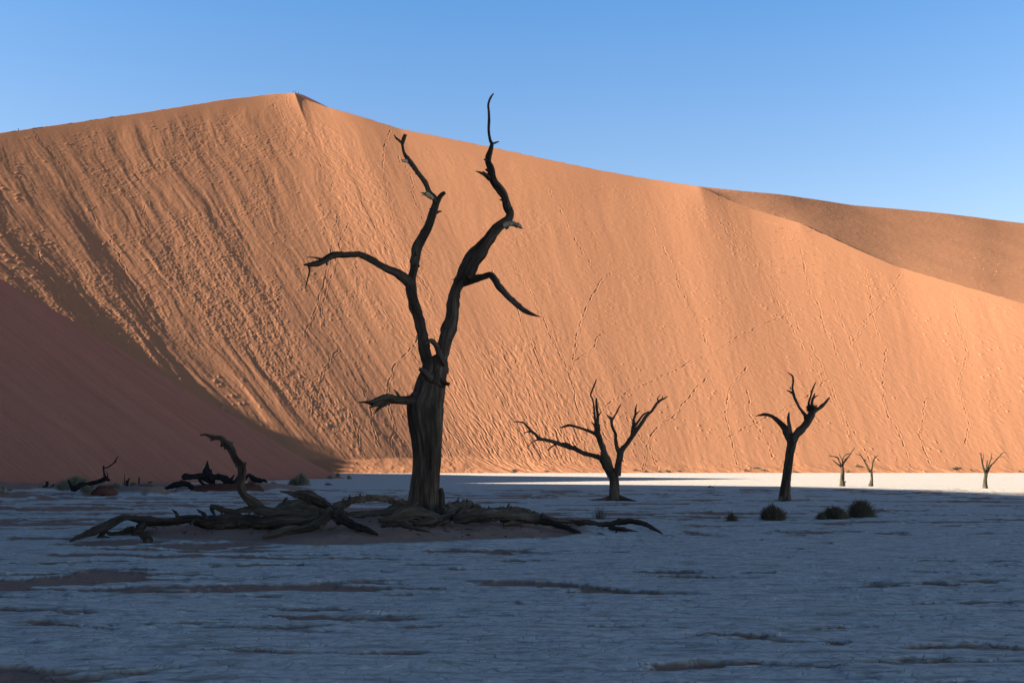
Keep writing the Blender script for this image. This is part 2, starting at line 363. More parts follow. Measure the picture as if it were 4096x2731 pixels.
def build_dune():
    C = np.array(CREST, float)
    px = np.concatenate([np.linspace(-2300, -800, 90, endpoint=False), np.linspace(-800, 4500, 1800), np.linspace(4530, 5600, 60)])
    py = np.interp(px, C[:, 0], C[:, 1]); D = np.interp(px, C[:, 0], C[:, 2])
    uu = np.arange(-2300, 5601, 3.0)
    def sm(col, m):
        a = np.interp(uu, C[:, 0], C[:, col]); k = np.hanning(m); k /= k.sum()
        pa = np.concatenate([a[0] + (a[1] - a[0]) * np.arange(-(m // 2), 0), a, a[-1] + (a[-1] - a[-2]) * np.arange(1, m // 2 + 1)])
        return np.interp(px, uu, np.convolve(pa, k, 'valid'))
    py = np.where((px > 1120) & (px < 1350), py, sm(1, 15)); py_w = sm(1, 121)
    D = sm(2, 131); fpx = sm(3, 161); fD = sm(4, 161)
    cr = np.stack([P(a, b, d) for a, b, d in zip(px, py, D)])
    crs = np.stack([P(a, b, d) for a, b, d in zip(px, py_w, D)]); res = cr[:, 2] - crs[:, 2]; res -= 0
    ft = np.stack([P(a, 1890, d) for a, d in zip(fpx, fD)]); ft[:, 2] = -0.4
    NR = 860
    t = np.linspace(0, 1, NR)                                    # 0 foot, 1 crest
    XY = ft[None, :, :2] + (cr - ft)[None, :, :2] * t[:, None, None]
    L = np.linalg.norm((cr - ft)[:, :2], axis=1)
    # profile: short gentle apron at the foot, then an almost straight slope, slightly rounded shoulder
    a = .06
    base = np.where(t < a, .35 * t * t / (2 * a) + .30 * t, 0); z1 = .35 * a / 2 + .30 * a
    prof = np.where(t < a, base, z1 + (t - a) * (1 - z1) / (1 - a))
    sag = -.035 * np.sin(np.pi * t)
    Z = ft[None, :, 2] + (crs - ft)[None, :, 2] * (prof + sag)[:, None] + res[None] * (t ** 12)[:, None]
    X, Y = XY[..., 0], XY[..., 1]
    U = np.cumsum(np.concatenate([[0], np.linalg.norm(np.diff((cr * .5 + ft * .5)[:, :2], axis=0), axis=1)]))
    U = np.repeat(U[None], NR, 0); V = (1 - t)[:, None] * L[None]
    sx, sy = proj(X, Y, Z)
    # --- masks (where the face is rough, smooth or trampled)
    def blob(cx, cy, ax, ay, rot=0):
        return np.clip(1.25 - ell(sx, sy, cx, cy, ax, ay, rot), 0, 1)
    wob = fbm2(U / 30, V / 30, 3, 71)
    edge = sstep(.0, .10, 1 - t)[:, None] * np.ones_like(U)
    rough = np.maximum.reduce([blob(900, 1000, 700, 480, .9), blob(1150, 1400, 500, 300, .6) * .9, blob(500, 1150, 500, 500) * .6, .35 * blob(2050, 1000, 350, 450, 1.0)])
    rough = sstep(.15, .7, rough + wob * .25) * edge
    tramp = np.maximum(blob(1450, 900, 700, 170, 1.05), blob(2080, 1600, 420, 330))
    tramp = sstep(.1, .6, tramp + wob * .15) * sstep(0, .03, t)[:, None]
    vary = sstep(-.55, .25, fbm2(U / 38, V / 60, 3, 73)); rough = rough * (.3 + .7 * vary); tramp = tramp * (.35 + .65 * sstep(-.5, .3, fbm2(U / 30, V / 70, 3, 75)))
    sparse = sstep(.3, 1.2, sx / 2048. * .7) * edge
    leftside = sstep(1900, 600, sx)
    # --- relief
    warp = fbm2(U / 25, V / 60, 3, 5) * 5
    R = (.30 * leftside + .12) * fbm2((U + warp * .5) / 15, V / 170, 3, 101) * edge
    R += (.11 * leftside + .04) * fbm2((U + warp * .5) / 5.0, V / 60, 4, 111, .6) * edge
    R += rough * (.07 * fbm2(U / 2.4, V / 4.0, 3, 121) + .19 * bumps(U, V, 1.7, .75, 130) + .34 * bumps(U, V, 4.2, .3, 140, .10, .24) + .05 * vn2(U / .8, V / .9, 145))
    R += edge * (.04 + .12 * leftside) * (1 - rough) * bumps(U, V, 3.0, .3 + .0 * U, 150) * sstep(-.1, .5, fbm2(U / 14, V / 25, 3, 155)) * 3
    R += sparse * .42 * bumps(U, V, 3.2, .42, 160, .13, .24) * sstep(-.15, .3, fbm2(U / 18, V / 22, 3, 165))
    w2 = fbm2(U / 4, V / 8, 2, 171) * 1.6
    R += tramp * (.09 * vn2((U + w2) / 1.25, V / 7.0, 181) + .08 * vn2((U + w2) / .9, V / 2.2, 187))
    foot = blob(2080, 1760, 360, 130)
    R += sstep(.1, .8, foot) * .13 * vn2(U / 1.0, V / 1.0, 191)
    R += edge * .028 * fbm2(U / 1.6, V / 2.2, 2, 195)
    R *= sstep(0, .02, 1 - t)[:, None] * sstep(.0, .03, t)[:, None]
    R += (.22 * fbm2(U / 14, V / 6, 4, 197) + .10 * bumps(U, V, 3, .5, 198)) * sstep(.09, .01, t)[:, None]
    # --- tracks
    T = np.zeros_like(Z); rng = np.random.default_rng(4)
    sub = (sx[::6, ::6], sy[::6, ::6])
    flat = []
    for tr in TRACKS:
        pts = catmull(tr, 30 * len(tr))
        idx = []
        for q in pts[::6]:
            j = np.argmin((sub[0] - q[0]) ** 2 + (sub[1] - q[1]) ** 2); idx.append(np.unravel_index(j, sub[0].shape))
        idx = np.array(idx, float) * 6
        dd = np.concatenate([[0], np.cumsum(np.hypot(np.diff(idx[:, 0]), np.diff(idx[:, 1])))])
        keep = np.concatenate([[True], np.diff(dd) > 0]); idx = idx[keep]; dd = dd[keep]
        # smooth the polyline, sample it every half cell
        s = np.arange(0, dd[-1], .5); ii = np.interp(s, dd, idx[:, 0]); jj = np.interp(s, dd, idx[:, 1])
        kk = np.ones(21) / 21
        if len(ii) > 60:
            ii = np.convolve(np.pad(ii, 10, mode='edge'), kk, 'valid'); jj = np.convolve(np.pad(jj, 10, mode='edge'), kk, 'valid')
        wob_ = np.cumsum(rng.normal(0, .25, len(s))); wob_ -= np.linspace(wob_[0], wob_[-1], len(s)) if len(s) else 0
        jj = jj + np.clip(wob_, -4, 4) * .6
        amp = .75 + .25 * vn2(s * .22, s * 0 + len(flat), 77); flat.append(1)
        for di in range(-4, 5):
            for dj in range(-4, 5):
                a_ = np.round(ii).astype(int) + di; b_ = np.round(jj).astype(int) + dj
                ok = (a_ > 2) & (a_ < NR - 2) & (b_ > 2) & (b_ < len(px) - 2)
                r2 = (a_ - ii) ** 2 + (b_ - jj) ** 2
                np.maximum.at(T, (a_[ok], b_[ok]), (np.exp(-r2 / 3.2) * amp)[ok])
    T2 = np.clip(T, 0, 1); rim = T2 * (1 - T2) * 4
    R += -.30 * T2 + .20 * rim * sstep(.3, .6, T2 + .3)
    Z = Z + R
    # --- back of the crest, falling away
    bk = []
    for dd_, dz in ((2, -.25), (6, -2.0), (20, -11), (60, -34), (160, -90)):
        h = (cr - ft)[:, :2] / L[:, None]
        bk.append(np.stack([cr[:, 0] + h[:, 0] * dd_, cr[:, 1] + h[:, 1] * dd_, np.maximum(cr[:, 2] + dz, -1)], 1))
    V3 = np.concatenate([np.stack([X, Y, Z], 2), np.stack(bk)], 0)
    # the crest line carries a little roughness where people walk it
    crn = fbm2(U[0] / 3, U[0] * 0, 3, 211) * .16
    V3[NR - 1, :, 2] += crn; V3[NR, :, 2] += crn
    o = mesh_obj('big_dune', V3.reshape(-1, 3), grid_faces(V3.shape[0], V3.shape[1]), M_DUNE)
    props(o, kind='structure')
    return px, cr
crest_px, crest_pts = build_dune()

def strip(name, lines, mat, nsub=120, rows=60, relief=None):
    """terrain sheet lofted through world polylines"""
    A = np.stack([catmull(l, nsub) for l in lines])
    t = np.linspace(0, len(lines) - 1, rows); i = np.minimum(t.astype(int), len(lines) - 2); f = (t - i)[:, None, None]
    G = A[i] * (1 - f) + A[i + 1] * f
    if relief is not None: G[..., 2] += relief(G[..., 0], G[..., 1])
    o = mesh_obj(name, G.reshape(-1, 3), grid_faces(rows, nsub), mat); props(o, kind='structure'); return o

# far dune behind the right half of the crest
SKY = [(2785, 745.5, 622), (2830, 750.5, 621), (2950, 762, 622), (3100, 776, 632), (3250, 796, 650), (3400, 816, 670), (3550, 831, 688), (3700, 846, 702), (3900, 867, 716), (4096, 892, 727), (4500, 930, 745), (5200, 1000, 770)]
FR = [(2785, 743.5, 614), (2830, 758, 608), (2950, 808, 594), (3100, 858, 579), (3250, 910, 560), (3400, 979, 535), (3550, 1043, 518), (3700, 1106, 500), (3900, 1163, 482), (4096, 1218, 464), (4500, 1290, 480), (5200, 1390, 450)]
def farrel(x, y):
    return .35 * fbm2(x / 60, y / 60, 3, 301) + .22 * bumps(x, y, 5, .35, 310, .12, .25) * sstep(0, .4, fbm2(x / 30, y / 30, 3, 315)) + .04 * fbm2(x / 3, y / 3, 2, 320)
strip('far_dune', [[np.array([np.interp(q[0], crest_px, crest_pts[:, i]) for i in range(3)]) + np.array((0, .5, -.15)) for q in FR], [P(*q) for q in SKY], [P(a, b, d) + np.array((10, 60, -30)) for a, b, d in SKY]], M_BACK, 700, 320, farrel)
# small spur between the crest and the far dune, its sunlit edge a thin bright line
S1 = [(3640, 1085, 520), (3760, 1116, 523), (3900, 1142, 528), (4096, 1172, 535), (4500, 1230, 540), (5200, 1330, 540)]
strip('dune_spur', [[P(a, b + 60, d - 12) + np.array((0, 0, -2.)) for a, b, d in S1], [P(*q) for q in S1], [P(a, b, d) + np.array((-1.5, 4, -.2)) for a, b, d in S1], [P(a, b, d) + np.array((0, 14, -14)) for a, b, d in S1]], M_BACK, 200, 60)
# shaded back crest just right of the summit
S2 = [(1180, 371.4), (1194, 375), (1215, 381), (1243, 394), (1273, 409), (1294, 420), (1312, 429.5)]
S2b = [(1180, 379), (1194, 389), (1215, 399), (1243, 411), (1273, 422), (1294, 429), (1312, 436)]
yy = [732 + 25 * (a - 1180) / 132 for a, b in S2]
strip('summit_crest', [[P(a, b, y) for (a, b), y in zip(S2b, yy)], [P(a, b, y + 4) for (a, b), y in zip(S2, yy)], [P(a, b, y + 4) + np.array((8, 16, -14)) for (a, b), y in zip(S2, yy)]], M_LEFT0, 60, 30)

# ------------------------------------------------------------------ near dunes on the left, out of the sun; their crests cast the shade over the pan
def caster(gx, gy, gz_, t):
    """crest point that drops its shade on (gx, gy, gz_)"""
    return (gx - math.cos(SUN_A) * t, gy - math.sin(SUN_A) * t, gz_ + math.tan(SUN_EL) * t)
RIDGE = [(-26, 160, -.5), (-81, 158.5, 31.3), caster(39, 155, 0, 170), caster(-10, 100, 0, 120), caster(0, 90, 0, 110), caster(28, 88, 0, 200), caster(33, 79, 0, 215), caster(34, 66, 0, 225), caster(37, 40, 0, 235), caster(60, 20, 0, 260), (-200, -60, 98), (-190, -180, 98)]
RIDGE2 = [caster(39, 155, 0, 170), (-134, 210, 48), caster(-26, 285, 0, 120), caster(-52, 311, 1, 200), caster(-72, 336, 13, 240), caster(-102, 364, 26, 280), caster(-128, 380, 32, 290), (-480, 430, 30)]
def build_left():
    xs = np.concatenate([np.arange(-460, -110, 6), np.arange(-110, -90, 1.5), np.arange(-90, -14, .35), np.arange(-14, 30, 2)])
    ys = np.concatenate([np.arange(-320, 60, 6), np.arange(60, 84, 1.5), np.arange(84, 168, .4), np.arange(168, 200, 2), np.arange(200, 520, 6)])
    X, Y = np.meshgrid(xs, ys); Z = np.full(X.shape, -50.)
    for rd in (RIDGE, RIDGE2):
        for a, b in zip(rd[:-1], rd[1:]):
            n = int(np.hypot(a[0] - b[0], a[1] - b[1]) / 1.0) + 2
            for f in np.linspace(0, 1, n):
                q = [a[i] * (1 - f) + b[i] * f for i in range(3)]
                Z = np.maximum(Z, q[2] - .62 * np.hypot(X - q[0], Y - q[1]))
    # fall-line coordinate across the visible face
    across = X * .33 + Y * .94
    R = (.25 * fbm2(across / 9, Z / 30, 3, 401) + .07 * fbm2(across / 1.6, Z / 14, 3, 405)) * sstep(.5, 4, Z)
    R += .10 * bumps(across, Z * 1.6, 2.0, .15, 410, .1, .25) * sstep(1, 4, Z)
    Z = Z + R
    Z = .5 * (Z + np.sqrt(Z * Z + 1.2)) - .45
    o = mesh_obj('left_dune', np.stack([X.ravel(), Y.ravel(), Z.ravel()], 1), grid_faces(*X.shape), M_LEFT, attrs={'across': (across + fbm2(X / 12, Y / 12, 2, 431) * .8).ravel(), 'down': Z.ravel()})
    props(o, kind='structure')
build_left()

# ------------------------------------------------------------------ wood: swept limbs
def tube(pts, rad, seg, seed, rough=.13, groove=.09, jag=0.0, flare=None):
    """pts world (n,3), rad (n,) metres"""
    d = np.concatenate([[0], np.cumsum(np.linalg.norm(np.diff(pts, axis=0), axis=1))])
    tn = np.gradient(pts, axis=0); tn /= np.linalg.norm(tn, axis=1)[:, None] + 1e-9
    nrm = np.cross(tn[0], (0.13, 1, 0.21)); nrm /= np.linalg.norm(nrm); N = [nrm]
    for i in range(1, len(pts)):
        v = N[-1] - tn[i] * np.dot(N[-1], tn[i]); N.append(v / (np.linalg.norm(v) + 1e-9))
    N = np.array(N); B = np.cross(tn, N)
    th = np.linspace(0, 2 * np.pi, seg, endpoint=False)
    c, s = np.cos(th)[None], np.sin(th)[None]; dd = d[:, None]; rr = rad[:, None]; o = seed * 3.7
    k = np.mean(rad) + 1e-6
    tw = dd / (k * 14)
    cc, ss = np.cos(th[None] + tw), np.sin(th[None] + tw)
    f = 1 + rough * vn3(c * 1.1 + o, s * 1.1, dd / (k * 3.2), seed) + rough * .6 * vn3(c * 2 + o, s * 2, dd / (k * 1.3), seed + 1)
    g = vn3(cc * 4.5 + o, ss * 4.5, dd / (k * 9), seed + 2)
    f = f - groove * sstep(.15, -.35, g) * 1.4 + groove * .5 * vn3(cc * 8, ss * 8 + o, dd / (k * 7), seed + 3)
    f = f + rough * .28 * vn3(c * 5 + o, s * 5, dd / (k * .9), seed + 8) + rough * 1.1 * np.exp(-((vn3(c * .9, s * .9 + o, dd / (k * 4.5), seed + 9) - .75) / .16) ** 2)
    if flare is not None: f = f * flare(th[None], dd, d[-1])
    R = rr * f
    G = pts[:, None] + R[..., None] * (c[..., None] * N[:, None] + s[..., None] * B[:, None])
    if jag > 0:
        m = min(6, len(pts) - 2)
        for j in range(1, m):
            sh = jag * rad[-1] * (vn2(th * 2.2 + o, th * 0 + 1.5, seed + 5) + .6 * vn2(th * 5 + o, th * 0, seed + 6)) * (1 - j / m)
            G[-j] += sh[:, None] * tn[-1][None]
    V = G.reshape(-1, 3)
    n = len(pts)
    i = np.arange(n - 1)[:, None] * seg; j = np.arange(seg)[None]; j2 = (j + 1) % seg
    Fq = np.stack([i + j, i + j2, i + seg + j2, i + seg + j], 2).reshape(-1, 4)
    uv = np.stack([(c * .5 * np.ones_like(R)), (s * .5 * np.ones_like(R)), dd * np.ones_like(R)], 2) * np.array([1, 1, 1.0])
    uv[..., 0] *= max(k, .04) * 2; uv[..., 1] *= max(k, .04) * 2; uv += seed * 1.3
    # caps (degenerate quads to a centre vertex)
    tip = pts[-1] + tn[-1] * rad[-1] * .5 - (tn[-1] * rad[-1] * jag * .8 if jag else 0); tail = pts[0] - tn[0] * rad[0] * .3
    V = np.vstack([V, tip, tail]); uvf = np.vstack([uv.reshape(-1, 3), uv[-1, 0], uv[0, 0]])
    a = np.arange(0, seg, 2); L0 = (n - 1) * seg
    ct = np.stack([L0 + a, L0 + (a + 1) % seg, L0 + (a + 2) % seg, np.full(len(a), n * seg)], 1)
    cb = np.stack([(a + 2) % seg, (a + 1) % seg, a, np.full(len(a), n * seg + 1)], 1)
    return V, np.vstack([Fq, ct, cb]), uvf

SEED = [10]
def limb_mesh(pix, Y0, Y1, seg=20, rough=.13, groove=.09, jag=0., step=.5, flare=None, Ylist=None, kink=.0, spurs=0):
    """pix: (px, py, radius in px) in photo coordinates; depth runs from Y0 to Y1"""
    pix = np.asarray(pix, float); SEED[0] += 1; sd = SEED[0]
    dl = np.concatenate([[0], np.cumsum(np.hypot(np.diff(pix[:, 0]), np.diff(pix[:, 1])))]); fr = dl / dl[-1]
    Ys = np.interp(fr, np.linspace(0, 1, len(Ylist)), Ylist) if Ylist is not None else Y0 + (Y1 - Y0) * fr
    pts = np.array([P(a, b, y) for (a, b, _), y in zip(pix, Ys)]); rad = pix[:, 2] * Ys / F
    L = np.linalg.norm(np.diff(pts, axis=0), axis=1).sum(); n = int(max(8, min(420, L / max(np.mean(rad) * step, .008))))
    q = catmull(np.column_stack([pts, rad]), n); q[:, 3] = np.maximum(q[:, 3], .0015)
    # resample evenly
    d = np.concatenate([[0], np.cumsum(np.linalg.norm(np.diff(q[:, :3], axis=0), axis=1))]); s = np.linspace(0, d[-1], n)
    q = np.stack([np.interp(s, d, q[:, i]) for i in range(4)], 1)
    if kink:
        for ax in range(3):
            w = vn2(s / (np.mean(q[:, 3]) * 5) + sd, s * 0 + ax * 3.3, sd) * kink * q[:, 3]; w *= sstep(0, .1, s / s[-1]) ; q[:, ax] += w
    V, Q, UV = tube(q[:, :3], q[:, 3], seg, sd, rough, groove, jag, flare)
    if spurs and d[-1] > .5:
        rg = np.random.default_rng(sd); Vs, Qs, Us = [V], [Q], [UV]; off = len(V)
        for m in range(int(d[-1] * spurs * rg.uniform(.7, 1.3)) + 1):
            i = int(rg.uniform(.08, .93) * len(q)); r = q[i, 3]; ln = max(r * rg.uniform(.55, 1.5), .04); t_ = q[min(i + 1, len(q) - 1), :3] - q[i - 1, :3]; t_ /= np.linalg.norm(t_) + 1e-9
            n_ = np.cross(t_, rg.normal(0, 1, 3)); n_ /= np.linalg.norm(n_) + 1e-9; dv = n_ + t_ * rg.uniform(.2, 1.1); bend = rg.normal(0, .15, 3)
            uu = np.linspace(0, 1, 7)[:, None]; pp = q[i, :3] + n_ * r * .55 + dv * ln * uu + bend * ln * uu ** 2
            a_, b_, c_ = tube(pp, np.interp(uu[:, 0], [0, 1], [r * rg.uniform(.28, .55), r * .12 + .002]), 10, sd + m, .35, .15, .8)
            Vs.append(a_); Qs.append(b_ + off); Us.append(c_); off += len(a_)
        V, Q, UV = np.vstack(Vs), np.vstack(Qs), np.vstack(Us)
    return V, Q, UV
def limb(name, parent, mat, pix, Y0, Y1=None, **k):
    Y1 = Y0 if Y1 is None else Y1
    v, f, uv = limb_mesh(pix, Y0, Y1, **k)
    return mesh_obj(name, v, f, mat, parent, uv=uv)
def z2f(ox, oy, s):
    return lambda pts: [(ox + u / s, oy + v / s, r / s) for u, v, r in pts]
A1 = z2f(1100, 320, 1.96); A2 = z2f(1400, 1000, 2.6133); A3 = z2f(1350, 1500, 2.6133); A4 = z2f(200, 1680, 1.8092)
A5 = z2f(1300, 1850, 1.568); A6 = z2f(1980, 1450, 2.6137); A7 = z2f(2900, 1450, 2.24); A8 = z2f(3300, 1720, 2.9548)
A9 = z2f(0, 1780, 2.94); A10 = z2f(600, 1780, 2.6133)

# ---- the great dead tree
TY = 27.5
tree = empty('dead_tree', P(1698, 2062, TY)); props(tree, 'tall dead tree with twin limbs and a thick grey trunk standing among fallen logs', 'tree')
def trunk_flare(th, d, L):
    return 1 + .10 * np.sin(th * 3 + 1) * np.exp(-d / .5) + .04 * np.sin(th * 5 + d * .6)
trunk_px = [(1698, 2075, 63), (1700, 2036, 60)] + A3([(920, 1200, 155), (939, 1000, 146), (945, 800, 150), (934, 620, 167), (916, 470, 180), (915, 380, 186), (920, 300, 186), (948, 220, 165), (975, 100, 150), (1008, 0, 140)]) + A2([(850, 1400, 150), (880, 1300, 138), (892, 1220, 140), (895, 1150, 125)])
limb('trunk', tree, M_WOOD, trunk_px, TY, TY, seg=120, rough=.07, groove=.10, step=.08, flare=trunk_flare)
B = lambda pix, y0, y1, **k: limb('branch', tree, M_WOOD, pix, TY + y0, TY + y1, **{**dict(seg=40, rough=.15, groove=.13, step=.2, kink=.2, spurs=.8), **k})
left_limb = A2([(860, 1260, 85), (810, 1130, 68), (785, 1000, 66), (768, 900, 58), (743, 800, 58), (716, 700, 57), (685, 600, 61), (662, 500, 58), (642, 400, 64), (645, 300, 52), (668, 200, 46), (682, 100, 46)]) + \
    A1([(1092, 1440, 37), (1105, 1380, 38), (1118, 1310, 42), (1150, 1240, 40), (1200, 1150, 38), (1235, 1060, 35), (1260, 980, 30), (1290, 925, 22), (1318, 893, 18), (1335, 884, 12)])
B(left_limb, 0, -.6, jag=1.0)
B(A2([(640, 370, 55), (575, 300, 52), (500, 240, 45), (400, 200, 42), (300, 150, 38), (200, 90, 38), (100, 45, 32)]) + A1([(640, 1366, 23), (560, 1368, 24), (480, 1368, 27), (430, 1385, 27), (370, 1425, 25), (300, 1445, 22), (225, 1449, 6)]), -.3, -1.8, jag=.5)
B(A1([(440, 1390, 16), (390, 1408, 12), (340, 1398, 8), (300, 1391, 6), (253, 1388, 3)]), -1.4, -1.7, seg=16)
B(A1([(262, 1455, 10), (272, 1490, 8), (262, 1540, 6)]) + [(1231, 1115, 3), (1220, 1157, 1.5)], -1.7, -1.9, seg=12)
B(A1([(1262, 960, 26), (1245, 922, 24), (1212, 890, 24), (1190, 840, 21), (1160, 780, 22), (1110, 710, 22), (1070, 655, 21), (1035, 610, 18), (1012, 570, 14), (1000, 525, 13), (1000, 495, 15), (1010, 460, 16), (1020, 432, 15)]), -.6, -.2, jag=1.2)
B(A1([(1002, 500, 13), (965, 470, 10), (945, 448, 7), (932, 428, 2)]), -.25, -.1, seg=16)
right_limb = A2([(930, 1260, 95), (962, 1120, 74), (990, 1000, 70), (1010, 900, 72), (1030, 800, 72), (1062, 700, 68), (1080, 600, 68), (1090, 500, 62), (1112, 420, 60), (1150, 350, 66), (1190, 280, 75), (1225, 200, 80), (1270, 110, 76)]) + \
    A1([(1560, 1380, 55), (1610, 1315, 52), (1660, 1250, 45), (1710, 1190, 42), (1770, 1140, 38), (1825, 1100, 35), (1838, 1050, 30), (1818, 1000, 33), (1800, 925, 30), (1770, 870, 37), (1730, 820, 34), (1707, 770, 34), (1690, 700, 30), (1670, 640, 25), (1675, 590, 24), (1690, 540, 18), (1698, 500, 15), (1685, 470, 12), (1675, 400, 11), (1678, 320, 11), (1675, 250, 10), (1671, 200, 9), (1680, 160, 9), (1695, 130, 8), (1713, 107, 4)])
B(right_limb, 0, .9)
B(A1([(1692, 503, 12), (1730, 492, 8), (1757, 484, 3)]), .75, .8, seg=14)
B(A1([(1700, 785, 26), (1660, 755, 20), (1610, 730, 10), (1568, 714, 2)]), .65, .3, seg=18)
B(A1([(1672, 640, 18), (1655, 628, 12), (1640, 622, 6)]), .7, .6, seg=14, jag=1)
B(A2([(1160, 350, 50), (1260, 312, 46), (1340, 290, 40), (1400, 275, 33), (1460, 262, 35), (1510, 310, 38), (1560, 390, 38), (1620, 460, 36), (1690, 520, 34), (1750, 575, 30), (1820, 630, 26), (1890, 668, 20), (1950, 688, 10), (2002, 698, 2)]), .3, -1.4, jag=.5)
B(A2([(1170, 290, 14), (1110, 302, 8), (1055, 310, 2)]), .1, -.4, seg=12)
B(A2([(990, 1200, 38), (970, 1150, 36), (940, 1090, 34), (915, 1020, 31), (890, 975, 28), (850, 945, 28), (800, 968, 20), (772, 986, 8)]), -.35, -.7, seg=28, jag=.6)
B(A2([(1240, 290, 45), (1290, 200, 48), (1330, 110, 52), (1390, 50, 44), (1425, 15, 24)]), 0, -.3, seg=28, jag=.8, rough=.2)
B(A3([(900, 300, 90), (800, 262, 62), (700, 262, 48), (600, 250, 50), (520, 240, 50), (440, 262, 40), (360, 282, 26), (300, 280, 14), (205, 285, 3)]), -.1, -1.2, rough=.18, jag=.5)
B(A3([(480, 285, 36), (400, 312, 22), (335, 342, 7)]), -.8, -1.2, seg=18, rough=.2)
B(A3([(540, 285, 24), (455, 332, 18), (410, 372, 12), (388, 405, 4)]), -.7, -1.0, seg=18, rough=.2)
B(A3([(1070, 70, 36), (1120, 82, 24), (1150, 90, 20), (1166, 92, 14)]), -.2, -.3, seg=18, jag=1, rough=.25)
B(A2([(850, 1330, 55), (790, 1282, 34), (750, 1258, 24), (728, 1245, 16)]), -.3, -.55, seg=20, jag=1.2, rough=.2)
st = lambda pix, y0, y1, **k: props(limb('broken_stub', tree, M_PALE, pix, TY + y0, TY + y1, **{**dict(seg=24, rough=.45, groove=.35, step=.15, jag=1.6), **k}), 'pale splintered stub of a limb')
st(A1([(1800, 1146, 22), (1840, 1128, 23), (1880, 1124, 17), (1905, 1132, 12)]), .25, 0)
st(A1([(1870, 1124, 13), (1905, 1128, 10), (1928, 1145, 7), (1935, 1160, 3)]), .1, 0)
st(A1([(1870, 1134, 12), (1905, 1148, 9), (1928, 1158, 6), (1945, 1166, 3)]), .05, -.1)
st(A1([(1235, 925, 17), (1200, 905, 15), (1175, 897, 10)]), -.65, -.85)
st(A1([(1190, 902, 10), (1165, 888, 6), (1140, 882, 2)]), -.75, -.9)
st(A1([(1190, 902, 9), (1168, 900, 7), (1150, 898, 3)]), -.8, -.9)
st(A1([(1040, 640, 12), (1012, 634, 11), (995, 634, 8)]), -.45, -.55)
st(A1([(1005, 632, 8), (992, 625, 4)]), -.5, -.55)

# ---- the two middle trees
T2Y = 50.0
t2 = empty('dead_tree', P(2460, 2003, T2Y)); props(t2, 'black silhouetted dead tree forking low into many crooked arms, just right of the tall tree', 'tree')
def kids(root, Y, conv, trunkp, brs, mat=M_WOOD, seg=18, depth=.8):
    random.seed(len(brs))
    limb('trunk', root, mat, conv(trunkp), Y, Y, seg=40, rough=.08, groove=.09, step=.2)
    for i, b in enumerate(brs):
        y0, y1 = (b[0] if isinstance(b[0][0], tuple) else (0, 0)), None
        pts = b; a = 0; e = random.uniform(-depth, depth)
        limb('branch', root, mat, conv(pts), Y + random.uniform(-.05, .05), Y + e, seg=seg, rough=.14, groove=.08, step=.35, kink=.12)
kids(t2, T2Y, A6, [(1255, 1462, 72), (1252, 1430, 64), (1250, 1380, 58), (1250, 1300, 55), (1248, 1220, 53), (1238, 1150, 50)], [
    [(1215, 1180, 42), (1170, 1090, 40), (1120, 1010, 36), (1080, 990, 28), (1000, 965, 26), (900, 935, 25), (820, 895, 25), (760, 880, 22), (680, 850, 20), (600, 825, 18), (520, 805, 17), (460, 790, 20), (420, 745, 16), (380, 715, 14), (340, 670, 12), (300, 630, 10), (260, 620, 8), (200, 616, 5)],
    [(1225, 1170, 40), (1195, 1080, 38), (1165, 1000, 38), (1145, 950, 34), (1120, 870, 32), (1095, 790, 30), (1070, 740, 32), (1070, 690, 30), (1066, 650, 26), (1045, 580, 12), (1038, 500, 10), (1030, 430, 9), (1015, 370, 9), (1000, 340, 11), (1020, 280, 9), (1045, 220, 8), (1060, 172, 4)],
    [(1272, 1180, 44), (1285, 1080, 41), (1300, 1000, 36), (1308, 940, 35), (1330, 905, 30), (1370, 860, 24), (1420, 790, 24), (1470, 720, 22), (1530, 640, 20), (1580, 560, 17), (1640, 500, 14), (1690, 430, 13), (1730, 395, 12), (1770, 375, 8), (1810, 348, 3)],
])
def tw(root, Y, conv, pts, dy=0., seg=12, mat=M_WOOD, dz=0.):
    limb('branch', root, mat, conv(pts), Y + dy, Y + dy + dz, seg=seg, rough=.15, groove=.06, step=.5, kink=.1)
